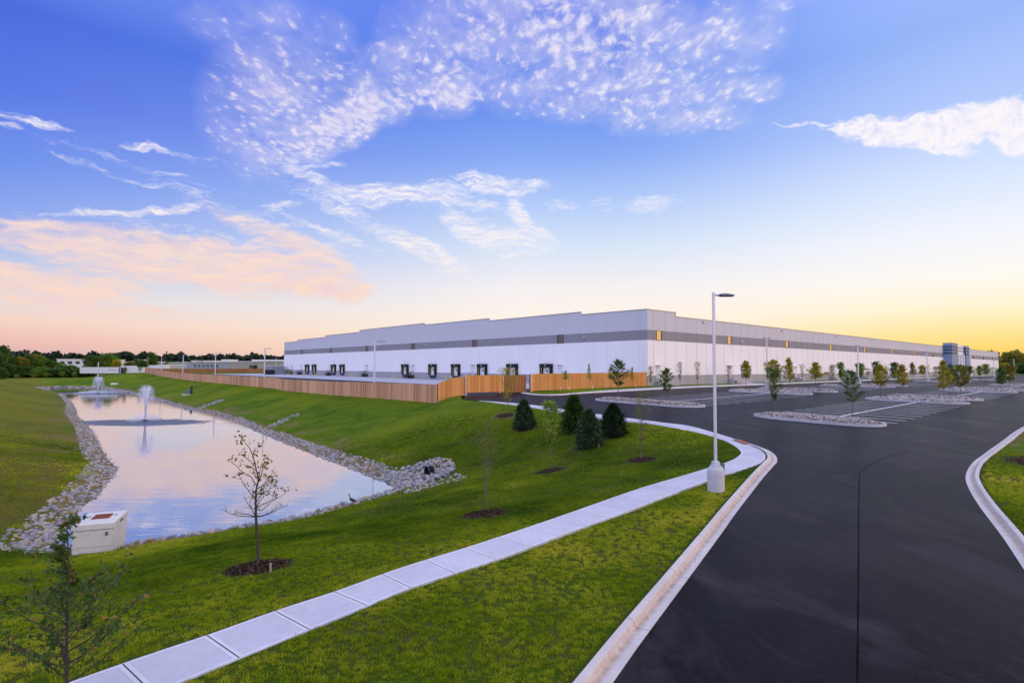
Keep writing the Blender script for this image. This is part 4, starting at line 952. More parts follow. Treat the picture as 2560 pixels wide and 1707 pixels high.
conifer('fir_tree',1434,1082,994,47,M_NEED2,'loose green fir with spreading tiers, behind the front spruce',2,.3,1.0,4200)
conifer('spruce_tree',1473,1122,1027,60,M_NEED,'largest blue-green spruce, front one of the four conifers',3,1.1)
conifer('yew_tree',1533,1095,1012,58,M_NEED3,'very dark rounded conifer at the right of the group',4,1.3)
# --- parking and wall trees: (base px, base py, top py, width px, crown bottom py, leaf, shape, label)
TR=[
 (1546,994,898,44,966,'dark','oval','full dark tree on the rock island nearest the fence, bushy and wide'),
 (1666,1007,919,32,979,'dark','oval','compact dark green tree at the right end of the rock island nearest the fence'),
 (1937,1036,921,38,1000,'dark','column','slim dark tree at the left end of the nearest rock island'),
 (2131,1048,924,50,1006,'dark','oval','round-crowned dark tree standing on the right half of the nearest rock island'),
 (1935,974,900,40,952,'gold','oval','yellow-green tree just behind the slim dark island tree and the double lamp'),
 (1865,971,901,34,948,'gold','cone','golden tree left of the nearest double lamp post in the car park'),
 (1974,978,893,31,952,'gold','cone','tall pointed golden tree right of the nearest double lamp'),
 (2039,974,905,34,949,'gold','cone','golden tree at the right end of its island, a darker one beside it'),
 (2202,993,909,47,969,'gold','cone','broad golden-green tree on the middle double island, leftmost'),
 (2257,988,911,34,964,'gold','cone','narrow golden tree right of the broad golden one'),
 (2360,994,898,42,974,'gold','cone','tall golden tree with a thin leading shoot on the front double island'),
 (2402,992,913,46,968,'olive','oval','wide olive tree next to the tall golden one'),
 (2378,974,911,22,960,'dark','oval','dark tree between the tall golden tree and the olive one'),
 (2415,970,935,18,958,'olive','oval','small olive tree behind the wide olive one'),
 (2503,977,919,22,961,'dark','oval','dark narrow tree on the far right island, front one'),
 (2525,974,912,30,954,'olive','oval','wide olive tree on the far right island, near the last lamp'),
 (2237,960,906,21,944,'dark','oval','dark upright tree between the two golden island trees, farther back'),
 (2151,955,909,23,942,'green','vase','green tree behind the second double lamp'),
 (2103,959,906,19,944,'green','vase','green vase-shaped tree left of the second double lamp'),
 (2282,948,906,17,938,'olive','cone','small olive tree in the distance, left of the third lamp'),
 (2306,948,914,18,936,'gold','oval','small round golden tree just left of the third lamp'),
 (2190,952,904,17,938,'dark','vase','dark tree behind the broad golden-green one'),
 (2449,949,914,12,938,'green','oval','small green tree between the entrance and the far lamp'),
 (2466,949,911,19,936,'green','oval','small bushy tree just left of the far lamp'),
 (2413,946,916,10,936,'dark','oval','tiny dark tree just right of the entrance tower'),
 (2425,946,915,14,934,'dark','oval','small dark round tree right of the entrance doors')]
k_=0
for (px,py,pt,wp,cbp,lf,shp,lab) in TR:
    f=(lambda x,y:zp(x,y)+.15); p=at(px,py,f); 
    if p[1]<250: 
        h=hpx(p,pt,px); sapling('parking_lot_tree',p,h,wp/F_*p[1],hpx(p,cbp,px),lf,int(np.clip(4000*(wp/45),650,4000)),np.clip(.085*p[1]/45,.085,.24),lab,seed=200+k_,shape=shp,group='young trees on the car park islands',br=26,topleaf=30,cat='tree')
    k_+=1
WT=[(1413,927,951,19,'green'),(1473,907,949,13,'green'),(1526,917,950,17,'olive'),(1580,916,951,13,'green')]
labs=['round-crowned small tree nearest the gate on the grass before the fence','tall thin tree second from the gate, in front of the fence','pale sparse tree half hidden by the big dark island tree, before the fence','small dark-green tree in front of the right end of the fence']
def uvat(px,v):
    a,c=ray(px,960); s=(v+CX*VX+CY*VY)/(a*VX+VY); x,y=a*s,s; return np.array([x,y,float(zp(x,y))+.13])
for i,(px,pt,cb,wp,lf) in enumerate(WT):
    p=uvat(px,2.2); sapling('young_tree',p,hpx(p,pt,px),wp/F_*p[1],hpx(p,cb,px),lf,600,.12,labs[i],seed=400+i,shape='oval' if i==0 else 'cone',group='trees before the fence',br=22)
WW=[(1626,915,12),(1700,905,14),(1744,904,16),(1823,913,14),(2006,910.7,13),(2048,914,13),(2079,912,11),(2083.5,911.6,13),(2169.5,921,13),(2216,913.7,9),(2321,910.6,8),(2338,916.5,9),(2481.6,918,8),(2490,919,8)]
wl=['slim sparse tree at the warehouse corner beside the fence end','slim grey-green tree, first right of the corner door stairs','slim grey-green tree, second right of the corner stairs, left of the big lamp pole','slim tree left of the second wall stair','slim tree by the third window of the long wall','slim dark tree close behind a golden tree by the wall','narrow tree by the wall under the fifth window','narrow dark tree by the fourth stair','short tree by the wall below the sixth window','thin tree partly behind the broad golden one, by the wall','thin tree by the wall, just right of the third lamp','small round tree by the wall, halfway to the entrance','small tree by the far end wall, left of the last lamp','last small tree by the far end of the warehouse wall']
for i,(px,pt,wp) in enumerate(WW):
    p=uvat(px,3.0); h=hpx(p,pt,px); w_=wp/F_*p[1]
    sapling('wall_tree',p,h,w_,h*.22,'green' if i>=5 else 'olive',900 if i<5 else 420,.11 if i<5 else .2,wl[i],seed=500+i,shape='column',group='slim trees along the warehouse wall',br=22,upward=1.1)
# --- mulch rings
M_MUL,nt=newmat('bark_mulch'); g=G(nt); o=g.pos(); v=g.n('ShaderNodeTexVoronoi'); v.inputs['Scale'].default_value=26; nt.links.new(o,v.inputs[0]); nz=g.noise(o,9,4,.7)
g.out(g.bsdf(g.mix(v.outputs['Color'],(.012,.007,.006),g.mix(nz,(.05,.028,.02),(.13,.075,.05))),.95,0,g.bump(g.math('ADD',v.outputs['Distance'],nz),1.,.05),.1))
M_CHIP=tinted('mulch_chips',(.012,.007,.006),(.07,.04,.03),.9,0,.1,(.20,.13,.09))
ml=['under the bare young tree','under the thin leafless tree near the walk','under the green-topped maple','under the olive tree by the curved walk','under the yellow-green tree before the gates','round the leftmost spruce','round the loose fir','round the front spruce','round the dark conifer','at the right edge of the picture beyond the kerb']
for i,(cx,cy,r_) in enumerate(MULCH):
    m=MB(); n=36; rings=7; V=[];F=[]; zf=(lambda x,y: lawnH(x,y)+.06) if i<9 else (lambda x,y: zp(x,y)+.1)
    rng=np.random.default_rng(i); wob=1+.07*np.sin(np.arange(n)*.9+i)+.08*rng.normal(size=n)*.6
    for k in range(rings):
        f=k/(rings-1)
        for j in range(n):
            a=2*math.pi*j/n; x=cx+r_*f*wob[j]*math.cos(a); y=cy+r_*f*wob[j]*math.sin(a); V.append((x,y,0))
    V=np.array(V); V[:,2]=zf(V[:,0],V[:,1]); ff=np.repeat(np.linspace(0,1,rings),n); V[:,2]+=.10*(1-ff**2)-.12*ff**6+ .02*rng.normal(size=len(V))*(ff<.95)*(ff>0)
    for k in range(rings-1):
        for j in range(n): F.append((k*n+j,(k+1)*n+j,(k+1)*n+(j+1)%n,k*n+(j+1)%n))
    V[:,:2]-=(cx,cy); m.add(V,F)
    o=m.build('mulch_ring',M_MUL,smooth=True,loc=(cx,cy,0)); tag(o,'dark bark mulch ring '+ml[i],'mulch','mulch rings in the lawn')
    nc=int(np.clip(2600*(14/max(cy,8)),300,2600)); rr=r_*np.sqrt(rng.random(nc))*1.04; aa=rng.random(nc)*6.283; x=cx+rr*np.cos(aa);y=cy+rr*np.sin(aa); z=zf(x,y)+.105*(1-(rr/r_)**2)+.012
    c=MB(); c.quads(leafquads(np.c_[x-cx,y-cy,z],.075,.3,0,rng)*np.array([1,1,1]),rng.random(nc)**1.6); c.build('bark_chips',M_CHIP,o)['kind']='stuff'
# --- left and far trees
def bigtree(seed,h,w_,n,lf,cb=.12,lsz=.55):
    rng=np.random.default_rng(seed); r=thing('tree',(0,0,0),'x','tree'); m=MB(); m.tube([(0,0,-1),(.1,0,h*.35),(0,.1,h*.8)],[h*.028,h*.02,h*.006],6)
    K=22; cen=[]
    for i in range(K):
        a=rng.random()*6.283; t=rng.random(); rr=w_/2*.72*math.sqrt(rng.random())*math.sin(math.pi*(.15+.8*t))**.5; z=h*(cb+.12+(.80-cb)*t); c=np.array([rr*math.cos(a),rr*math.sin(a),z]); cen.append((c,w_*(.12+.12*rng.random())))
        m.tube([(0,0,z*.55),c*.6+np.array([0,0,z*.3]),c],[h*.008,h*.005,h*.002],4,cap=False)
    m.build('trunk',M_BARKD,r); P=[];T_=[];O=[]
    for c,rad in cen:
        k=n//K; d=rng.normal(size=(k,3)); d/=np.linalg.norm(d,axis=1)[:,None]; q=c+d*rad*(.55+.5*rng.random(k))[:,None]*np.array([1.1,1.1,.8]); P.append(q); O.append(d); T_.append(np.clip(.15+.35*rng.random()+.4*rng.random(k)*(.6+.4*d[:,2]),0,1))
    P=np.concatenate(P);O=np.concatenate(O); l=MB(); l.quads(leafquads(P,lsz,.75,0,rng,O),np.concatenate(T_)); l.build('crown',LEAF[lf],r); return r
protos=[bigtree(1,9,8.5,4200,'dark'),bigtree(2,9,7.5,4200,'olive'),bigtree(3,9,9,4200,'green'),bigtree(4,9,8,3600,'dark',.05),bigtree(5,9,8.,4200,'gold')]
used=set()
def ptree(k,px,pt,D,wpx,label,zb=-1.,depth=0,h_over=None,group='trees beyond the pond'):
    a,c=ray(px,pt); x=a*D; zt=CZ+c*D; h=max(2.5,zt-zb); w_=wpx/F_*D; nom=[8.5,7.5,9,8,8][k]
    sx_=w_/nom*1.15; loc=(x,D,zb); rz=RNG.random()*6
    if k not in used: used.add(k); r=protos[k]; r.location=loc; r.rotation_euler[2]=rz; r.scale=(sx_,sx_,h/9*1.06); r['label']=label
    else: r=dup(protos[k],loc,rz,label,(sx_,sx_,h/9*1.06))
    if group: r['group']=group
    return r
TT=[(3,4,868,249,46,'tall dark tree at the left edge, its flat top clear of the others',-1.6),(0,-14,885,242,60,'dark tree mass cut by the left edge of the picture',-1.6),(0,30,896,256,34,'dark rounded tree second from the left edge, below the skyline',-1.6),(1,52,894,259,34,'olive-tinged tree with a broad top, third from the left edge',-1.6),(3,74,890,266,34,'dark tree right of the olive-tinged one at left',-1.5),
 (1,92,888,274,36,'tallest olive-brown tree in the middle of the left wood',-1.5),(2,108,898,270,34,'green tree right of the tall olive-brown one',-1.5),(0,126,904,272,34,'dark green tree left of the white office building',-1.5),(2,148,909,274,34,'low green tree before the left end of the white office building',-1.4),(1,170,917,274,34,'low olive tree sloping down toward the trailers',-1.4),(0,188,923,274,30,'low dark tree, last before the trailer',-1.4),
 (0,20,915,247,44,'dark bushy tree low at the left, at the crest of the bank',-1.5),(3,60,918,252,40,'dark undergrowth tree below the olive one at left',-1.5),(2,100,920,254,38,'lower green tree at the foot of the left wood',-1.5),(3,135,924,256,40,'lower dark tree at the foot of the wood, middle',-1.5),(2,228,928,270,24,'green bush in front of the white trailer',-1.2),(0,205,930,272,30,'dark low bush at the right end of the wood',-1.2),(0,2,922,222,30,'dark bush at the left edge just above the bank',-1.2),
 (0,230,893,320,38,'almost black tree behind the trailer roof, left of the bushy green tree',0),(2,268,887,330,50,'big bushy green tree rising above the white trailer',0),(4,293,903,300,22,'yellow autumn tree right of the big bushy green tree',0),(3,248,905,340,30,'dark tree filling the gap between the black and the bushy green tree',0),
 (3,381,884,380,28,'tall dark tree with a round head and a lamp pole before it',0),(0,352,902,420,34,'dark low tree left of the tall round-headed tree',0),(1,328,904,430,30,'olive tree in the distance between the yellow tree and the flagpole lamp',0),(0,340,915,350,16,'small dark round bush by the far parked trailers',0)]
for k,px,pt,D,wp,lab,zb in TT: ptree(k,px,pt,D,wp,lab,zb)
for i,(px,pt,D,lab) in enumerate([(42,938,232,'small staked sapling at the left end of the far bank'),(84,934,232,'thin young tree on the far bank, second from the left'),(115,932,232,'thin young tree on the far bank, third from the left'),(155,929,232,'thin young tree on the far bank, fourth from the left'),(186,929,232,'thin pale young tree on the far bank with a clear bare trunk'),(313,917,236,'thin young tree standing before the second trailer'),(350,918,238,'thin young tree just left of the fence end')]):
    a,c=ray(px,pt); z=float(lawnH(np.array([a*D]),np.array([float(D)]))[0]); h=CZ+c*D-z
    sapling('young_tree',(a*D,D,z),max(2.,h),11/F_*D,h*.3,'olive' if i%2 else 'green',260,.3,lab,seed=700+i,group='saplings on the far bank',br=14)
for i,px in enumerate((388,394,401,409,419,428,435)):
    D=262+i*2; a,c=ray(px,923.5 if i in(1,4) else 925.5); z=.4; h=CZ+c*D-z; r=thing('conifer',(a*D,D,z),['first','second','third','fourth','fifth','sixth','seventh'][i]+' small dark conifer from the left in the row behind the fence','tree','row of dark conifers behind the fence')
    m=MB(); n=500; zz_=RNG.random(n); aa=RNG.random(n)*6.28; rr=(1-zz_)*h*.28*(.7+.4*RNG.random(n)); m.quads(leafquads(np.c_[rr*np.cos(aa),rr*np.sin(aa),zz_*h],.5,.5,.2),RNG.random(n)*.7); m.tube([(0,0,0),(0,0,h*.8)],[.2,.05],5); m.build('crown',M_NEED3,r)
# right side trees; gold leaf colour paints in the orange sunlight
RT=[(4,2510,911,345,30,'tree tinted gold for orange light at the right edge of the warehouse end wall',0),(3,2535,909,352,40,'dark green tree mass right of the warehouse, front row',0),(0,2575,909,340,46,'dark tree cut by the right edge of the picture',0),
 (4,2532,897,420,36,'taller sunlit tree behind, catching orange light at its top',0),(4,2555,888,430,34,'highest orange-lit tree on the right skyline',0),(1,2515,891,440,9,'single narrow tree poking above the right skyline',0),(4,2580,890,430,30,'orange-lit tree at the right edge of the picture',0)]
for k,px,pt,D,wp,lab,zb in RT: ptree(k,px,pt,D,wp,lab,zb,group='trees beyond the car park')
# far wood
def far_wood(name,a0,a1,D0,D1,h0,h1,n,mat,seed,base_z=0,front=None):
    rng=np.random.default_rng(seed); m=MB(); az_=np.radians(a0+(a1-a0)*rng.random(n)); D=D0+(D1-D0)*rng.random(n)
    crown=h0+(h1-h0)*fbm(np.degrees(az_)*10+50,D/60,4.,seed,4)+3.0*(vnoise(np.degrees(az_)*10,D/40,.8,seed+5)-.3)
    z=base_z+crown*(.25+.75*rng.random(n)**.4); P=np.c_[D*np.sin(az_),D*np.cos(az_),z]
    s=D0/600*3.2; Q=leafquads(P,s,.9,0,rng); m.quads(Q,np.clip(rng.random(n)*.6+.2*(z/crown),0,1)); 
    # closed core so no light leaks through the wood
    for k in range(60):
        t0=math.radians(a0+(a1-a0)*k/60);t1=math.radians(a0+(a1-a0)*(k+1)/60); Dm=(D0+D1)/2; hh=h0*.72*(1+.15*rng.random())
        m.add([(Dm*math.sin(t0),Dm*math.cos(t0),base_z-3),(Dm*math.sin(t1),Dm*math.cos(t1),base_z-3),(Dm*math.sin(t1),Dm*math.cos(t1),base_z+hh),(Dm*math.sin(t0),Dm*math.cos(t0),base_z+hh),((Dm+15)*math.sin(t0),(Dm+15)*math.cos(t0),base_z-3),((Dm+15)*math.sin(t1),(Dm+15)*math.cos(t1),base_z-3),((Dm+15)*math.sin(t1),(Dm+15)*math.cos(t1),base_z+hh),((Dm+15)*math.sin(t0),(Dm+15)*math.cos(t0),base_z+hh)],[(0,1,2,3),(7,6,5,4),(3,2,6,7),(0,4,5,1)],.1)
    o=m.build(name,mat); tag(o,kind='stuff'); return o
M_FARW=tinted('far_wood_leaves',(.012,.024,.016),(.03,.05,.03),.8,0,.1,(.06,.075,.04))
tag(far_wood('far_wood',-52,-20,900,1050,12,24,26000,M_FARW,1),'dark far-off wood along the skyline at left','wood')
tag(far_wood('far_wood',-50,-21,760,860,2,9.5,9000,LEAF['dark'],3),'nearer belt of trees in front of the skyline wood','wood')
tag(far_wood('far_wood',38,60,520,640,8,19,14000,LEAF['olive'],5),'wooded rise on the skyline right of the warehouse','wood')
# hedge-like undergrowth on the left crest
tag(far_wood('undergrowth',-46,-37.4,335,350,2.2,5.,5000,LEAF['dark'],8,-1.6),'tangled undergrowth at the foot of the left wood','undergrowth')
# ------------------------------------------------------------ lamps
M_POLE=simple('white_lamp_pole',(.62,.63,.68),.35,.25,.04); M_PED=concrete('pedestal_concrete',(.50,.50,.52),bump=.3); M_HEAD=simple('grey_lamp_head',(.16,.17,.22),.4,.5); M_LENS=simple('dark_lens',(.02,.02,.02),.3)
def lamp(p,top,label,arms=(0.,),pedh=.93,pr=.30,pol=.052,ped=True,headL=.72,group='tall lamp posts'):
    r=thing('lamp_post',tuple(float(q) for q in p),label,'lamp post',group); hz=top-p[2]
    if ped:
        MB().lathe([(pr,-.15),(pr*1.0,0),(pr*1.02,pedh*.72),(pr*.97,pedh*.84),(pr*.80,pedh*.93),(pr*.68,pedh*.955),(pr*.66,pedh)],32).build('pedestal',M_PED,r,smooth=False)
        MB().cbox(0,0,pedh+.003,pol*6,pol*6,.03).cbox(0,0,pedh+.034,pol*5,pol*5,.12).build('base_cover',M_POLE,r)
        MB().cbox(0,-pol-.012,pedh+.5,.06,.02,.16).build('hand_hole_cover',M_POLE,r)
    z0=pedh+.155 if ped else -.1
    m=MB(); m.add(*(lambda a,b:( [(-a,-a,z0),(a,-a,z0),(a,a,z0),(-a,a,z0),(-b,-b,hz),(b,-b,hz),(b,b,hz),(-b,b,hz)],[(0,3,2,1),(4,5,6,7),(0,1,5,4),(1,2,6,5),(2,3,7,6),(3,0,4,7)]))(pol,pol*.9))
    m.build('pole',M_POLE,r)
    for an in arms:
        c,s=math.cos(an),math.sin(an); R_=lambda pts:[(x*c-y*s,x*s+y*c,z) for x,y,z in pts]
        h=MB(); L_=headL; w_=.16*L_/.72+.02; zc=hz-.13
        prof=[(.0,.03,.045),(.25*L_,.05,.045),(.30*L_,w_,.075),(.55*L_,w_*1.02,.085),(.85*L_,w_*.95,.065),(1.05*L_,w_*.8,.03)]
        V=[];F=[]
        for x,w2,t in prof: V+=[(x+pol,-w2,zc),(x+pol,w2,zc),(x+pol,w2*.8,zc+t),(x+pol,-w2*.8,zc+t)]
        for i in range(len(prof)-1):
            for j in range(4): F.append((i*4+j,i*4+(j+1)%4,(i+1)*4+(j+1)%4,(i+1)*4+j))
        F+=[(0,3,2,1),tuple(len(V)-4+j for j in range(4))]
        h.add(R_(V),F); hd=h.build('lamp_head',M_HEAD,r)
        l=MB(); x0,x1=.34*L_+pol,1.0*L_+pol; l.add(R_([(x0,-w_*.75,zc-.022),(x1,-w_*.6,zc-.022),(x1,w_*.6,zc-.022),(x0,w_*.75,zc-.022),(x0,-w_*.75,zc-.002),(x1,-w_*.6,zc-.002),(x1,w_*.6,zc-.002),(x0,w_*.75,zc-.002)]),[(0,3,2,1),(4,5,6,7),(0,1,5,4),(1,2,6,5),(2,3,7,6),(3,0,4,7)]); l.build('lens',M_LENS,hd)
    return r
f0=lambda x,y:zp(x,y)+.09
p=at(1790,1226,f0); D0=p[1]; top=CZ+ray(1783,731)[1]*D0
lp=lamp(p,top,'tall white lamp post on a round concrete pedestal between the walk and the kerb',(0.05,),.93,.305,.047,headL=.70); lp['group']='tall lamp posts'
b=MB().cbox(0,0,.0,.16,.10,.42).cbox(0,0,.42,.18,.12,.05); o=b.build('utility_box',simple('box_green',(.10,.16,.13),.5)); q=at(1806,1186,f0); o.location=(q[0],q[1],q[2]); tag(o,'small green utility box hiding behind the concrete lamp pedestal','box')
for i,(b_,t_,lab,arms) in enumerate([((1918.7,974),(1916,843.5),'double-headed lamp post on the first row of rock islands, the nearest double one',(HD,HD+math.pi)),((2146.7,961.6),(2145.5,862.7),'double-headed lamp post, second along the car park',(HD,HD+math.pi)),((2319,953),(2316.6,878),'double-headed lamp post, third along the car park',(HD,HD+math.pi)),((2485.8,944.6),(2484.6,892.5),'faint double-headed lamp post before the far end of the warehouse',(HD,HD+math.pi)),((2536,939),(2533.7,896.7),'single lamp post beyond the warehouse at the right edge',(HD,))]):
    p=at(*b_,lambda x,y:zp(x,y)+.12); lamp(p,CZ+ray(*t_)[1]*p[1],lab,arms,1.15,.42 if i else .36,.085,headL=1.0)
def uat(px,u):
    a,c=ray(px,930); s=(u+CX*UX+CY*UY)/(a*UX+UY); return a*s,s
for i,(px,pt,lab) in enumerate([(936,851.7,'yard lamp post nearest the warehouse corner, rising behind the pond fence'),(661,870,'yard lamp post just left of the warehouse end'),(538,880,'yard lamp post, middle one behind the long fence'),(457,887,'yard lamp post second from the left behind the long fence'),(403,895.5,'shortest-looking yard lamp post by the row of small conifers')]):
    x,y=uat(px,-42.); lamp((x,y,1.3),CZ+ray(px,pt)[1]*y,lab,(0.,),.8,.3,.10,headL=1.5)
a,c=ray(690,894.7); D=262; lamp((a*D,D,1.3),CZ+c*D,'slim lamp post between the far brown fence and the warehouse end',(0.,),.8,.3,.10,headL=1.3)
a,c=ray(246,904.9); D=243; lamp((a*D,D,-.5),CZ+c*D,'lone lamp post behind the farther fountain, before the trailers',(0.,),.8,.3,.13,headL=1.2)
a,c=ray(370,893); D=300; r=thing('light_pole',(a*D,D,0),'thin wooden pole in front of the tall round-headed tree','pole'); MB().tube([(0,0,-.5),(0,0,CZ+c*D)],[.16,.11],6).build('pole',simple('weathered_pole',(.3,.26,.2)),r); MB().cbox(0,0,CZ+c*D-.3,1.2,.12,.12).build('crossarm',M_LAMP,r)
# ------------------------------------------------------------ islands with gravel
def rockmesh(seed,sub=1,flat=.7):
    bm=bmesh.new(); bmesh.ops.create_icosphere(bm,subdivisions=sub,radius=1); rng=np.random.default_rng(seed)
    ax=rng.normal(size=(7,3)); ax/=np.linalg.norm(ax,axis=1)[:,None]; cut=.62+.3*rng.random(7); sc3=np.array([1,.6+.35*rng.random(),flat*(.7+.4*rng.random())])
    V=np.array([v.co[:] for v in bm.verts])
    for a_,c_ in zip(ax,cut):
        d=V@a_; V=V-np.clip(d-c_,0,None)[:,None]*a_*.85
    V+= rng.normal(size=V.shape)*(.05 if sub<3 else .02); V*=sc3; F=[tuple(v.index for v in f.verts) for f in bm.faces]; bm.free(); return V,F
ROCKV=[rockmesh(s,1) for s in range(10)]; ROCKV2=[rockmesh(s,2) for s in range(10)]
def rotm(rng):
    q=rng.normal(size=4); q/=np.linalg.norm(q); w_,x,y,z=q
    return np.array([[1-2*(y*y+z*z),2*(x*y-z*w_),2*(x*z+y*w_)],[2*(x*y+z*w_),1-2*(x*x+z*z),2*(y*z-x*w_)],[2*(x*z-y*w_),2*(y*z+x*w_),1-2*(x*x+y*y)]])
def addrock(m,p,s,rng,t,V2=False,org=(0,0,0)):
    V,F=(ROCKV2 if V2 else ROCKV)[rng.integers(10)]; R_=rotm(rng); m.add((V*s)@R_.T*np.array([1,1,.8])+np.asarray(p)-np.asarray(org),F,t)
def rock_mat(name,stops):
    m,nt=newmat(name); g=G(nt); t=g.attr('tint'); o=g.pos()
    c=g.ramp(t,stops); n=g.noise(o,9,4,.65); c=g.mix(g.mapr(n,.4,.75,0,.4),c,(.12,.11,.12)); g.out(g.bsdf(c,.85,0,g.bump(n,.3,.02),.2)); return m
M_ROCK=rock_mat('riprap_stone',[(0,(.10,.10,.115)),(.3,(.23,.235,.26)),(.6,(.36,.345,.35)),(.85,(.44,.36,.25)),(1,(.36,.25,.13))])
M_GRAV=rock_mat('island_gravel',[(0,(.12,.11,.11)),(.35,(.28,.25,.24)),(.7,(.48,.41,.36)),(1,(.60,.54,.50))])
M_GBED=simple('gravel_bed',(.17,.15,.14),.95,0,.4,4,.6,25)
ISL=[(-32,2.0,15.8,29,'rock-filled island nearest the fence with two dark trees'),(-35.2,2.0,35.6,45.1,'nearest long rock-filled island with a slim and a round tree'),(-2.6,1.6,16.3,28,'rock-filled island left of the nearest double lamp'),(6.0,1.6,16.3,28.2,'rock-filled island just right of the nearest double lamp'),(-6.2,1.6,35.2,45,'front half of the middle pair of rock islands'),(1.4,1.6,35.4,45,'rear half of the middle pair of rock islands'),(32,1.7,16.3,28.5,'long distant rock island in the row nearer the wall'),(40,1.6,16.5,28.5,'narrow rock island behind another, by the second lamp'),(26,1.7,35.8,45.1,'rock island with the dark and olive trees, right of the middle pair'),(34,1.5,35.8,45.1,'rock island directly behind the one with the olive tree'),(66,1.7,36,45.1,'far right rock island with two trees'),(128,2.4,20,29,'far rock island below the small green trees'),(94,2,16.5,28.5,'rock island under the third double lamp')]
for i,(u,hw,v0,v1,lab) in enumerate(ISL):
    rng=np.random.default_rng(60+i); x0,y0=xy(u,(v0+v1)/2); z0=float(zp(x0,y0)); r=thing('planting_island',(x0,y0,0),lab,'traffic island','rock-filled islands in the car park')
    n=14; pts=[]
    e=min(2.6,hw*1.5)
    for k in range(n+1): a_=math.pi*k/n; pts.append((hw*math.cos(a_),(v1-e)+e*math.sin(a_)))
    for k in range(n+1): a_=math.pi+math.pi*k/n; pts.append((hw*math.cos(a_),(v0+e)+e*math.sin(a_)))
    P=np.array([xy(u+a_,b_) for a_,b_ in pts]); P=resample(P,.5,True)[:-1]; P=np.vstack([P,P[:1]])
    C_=P.mean(0); area=np.sum(P[:-1,0]*P[1:,1]-P[1:,0]*P[:-1,1]); left=area>0
    kb=sweep(P-(x0,y0),[(0,-.05),(.02,.15),(.05,.165),(.17,.165),(.19,.1)],lambda x,y:zp(x+x0,y+y0),'kerb',concrete('island_kerb',(.50,.50,.53)) if i==0 else bpy.data.materials['island_kerb'],left,parent=r)
    bd=sheet([tuple(p-(x0,y0)) for p in P[:-1]],lambda x,y:zp(x+x0,y+y0)+.13,'gravel_bed',M_GBED,parent=r,ycuts=np.arange(-8,8,1.),xcuts=np.arange(-8,8,1.))
    bm=bmesh.new(); bm.from_mesh(bd.data); co_=np.array([v.co[:] for v in bm.verts]); dd=-sdist(co_[:,0]+x0,co_[:,1]+y0,P[:-1])
    for v,d_ in zip(bm.verts,dd): v.co.z+=.16*float(ss(max(0,d_-.15)/1.0))
    bm.to_mesh(bd.data); bm.free()
    n=int(np.clip(2600*(45/y0)**1.3,250,2600)); su=.085 if i<2 else .11+.0006*y0; m=MB()
    uu_=u+(rng.random(n)*2-1)*hw; vv_=v0+(v1-v0)*rng.random(n); xx,yy=xy(uu_,vv_); d_=-sdist(xx,yy,P[:-1]); ok=d_>.2
    for x,y,d1 in zip(xx[ok],yy[ok],d_[ok]): addrock(m,(x-x0,y-y0,float(zp(x,y))+.14+.17*float(ss((d1-.15)/1.))+rng.random()*.03),su*(.5+.8*rng.random()),rng,rng.random())
    o=m.build('gravel',M_GRAV,r); o['kind']='stuff'
# ------------------------------------------------------------ riprap
RK=[]  # x,y,z,size,site
rng=np.random.default_rng(77)
def strip(i0,i1,width,dens,smin,smax,site,inn=-.5):
    idx_=[i%len(POND) for i in range(i0,i1+1)]; P=POND[idx_]
    for j in range(len(P)-1):
        a_,b_=P[j],P[j+1]; L_=np.linalg.norm(b_-a_); w_=width(j) if callable(width) else width
        n=int(L_*(w_-inn)*dens(a_[1])); t_=rng.random(n); base_=a_+(b_-a_)*t_[:,None]; ang=rng.random(n)*6.283
        nn=np.array([(b_-a_)[1],-(b_-a_)[0]])/L_
        if sdist([base_[0][0]+nn[0]*.5],[base_[0][1]+nn[1]*.5])[0]<0 if n else False: nn=-nn
        off=inn+(w_-inn)*rng.random(n); q=base_+nn*off[:,None]; s=smin+(smax-smin)*rng.random(n)**1.5; s=s*(1+.004*a_[1])
        z=H(q[:,0],q[:,1])
        for k_ in range(n): RK.append((q[k_,0],q[k_,1],z[k_]+s[k_]*.28+(.10*rng.random() if site=='near' else 0),s[k_],site))
dn=lambda y: 13 if y<45 else (7.5 if y<90 else 3.2)
WW_=[1.2,1.6,1.8,2.0,2.1,2.2,2.2,2.3,2.3,2.2,2.1,2.0,2.2,2.6,3.0,3.0]
strip(0,15,lambda j:WW_[j]*.66,lambda y:dn(y)*2.3,.07,.18,'left')
strip(15,17,1.0,lambda y:14,.09,.17,'near')
strip(17,24,lambda j:(.75,.8,.8,.95,1.1,1.1,1.2,1.0)[min(j,7)],lambda y:15,.10,.20,'near',-.55)
strip(24,29,lambda j:(1.,1.5,1.6,1.4,1.3,1.2)[min(j,5)],lambda y:18,.10,.20,'culvert')
strip(29,36,.95,lambda y:18 if y<80 else 8,.10,.20,'right')
strip(36,41,1.1,lambda y:3.6,.2,.36,'right')
def pile(pxs,dens,s0,s1,site,lift=0.):
    W_=PX(pxs,H); mn,mx=W_.min(0),W_.max(0); A_=(mx-mn).prod(); n=int(A_*dens); q=mn+(mx-mn)*rng.random((n,2)); ok=sdist(q[:,0],q[:,1],W_)<0; q=q[ok]; z=H(q[:,0],q[:,1])
    for k_ in range(len(q)):
        s=s0+(s1-s0)*rng.random(); RK.append((q[k_,0],q[k_,1],z[k_]+s*.35+lift*rng.random(),s,site))
pile([(955,1195),(1000,1180),(1045,1165),(1085,1152),(1125,1151),(1137,1172),(1120,1195),(1070,1207),(1040,1222),(1005,1226)],34,.10,.22,'culvert',.2)
pile([(1020,1218),(1060,1208),(1110,1200),(1120,1192),(1140,1185),(1172,1193),(1165,1200),(1090,1218),(1050,1230),(1010,1238)],13,.11,.2,'culvert')
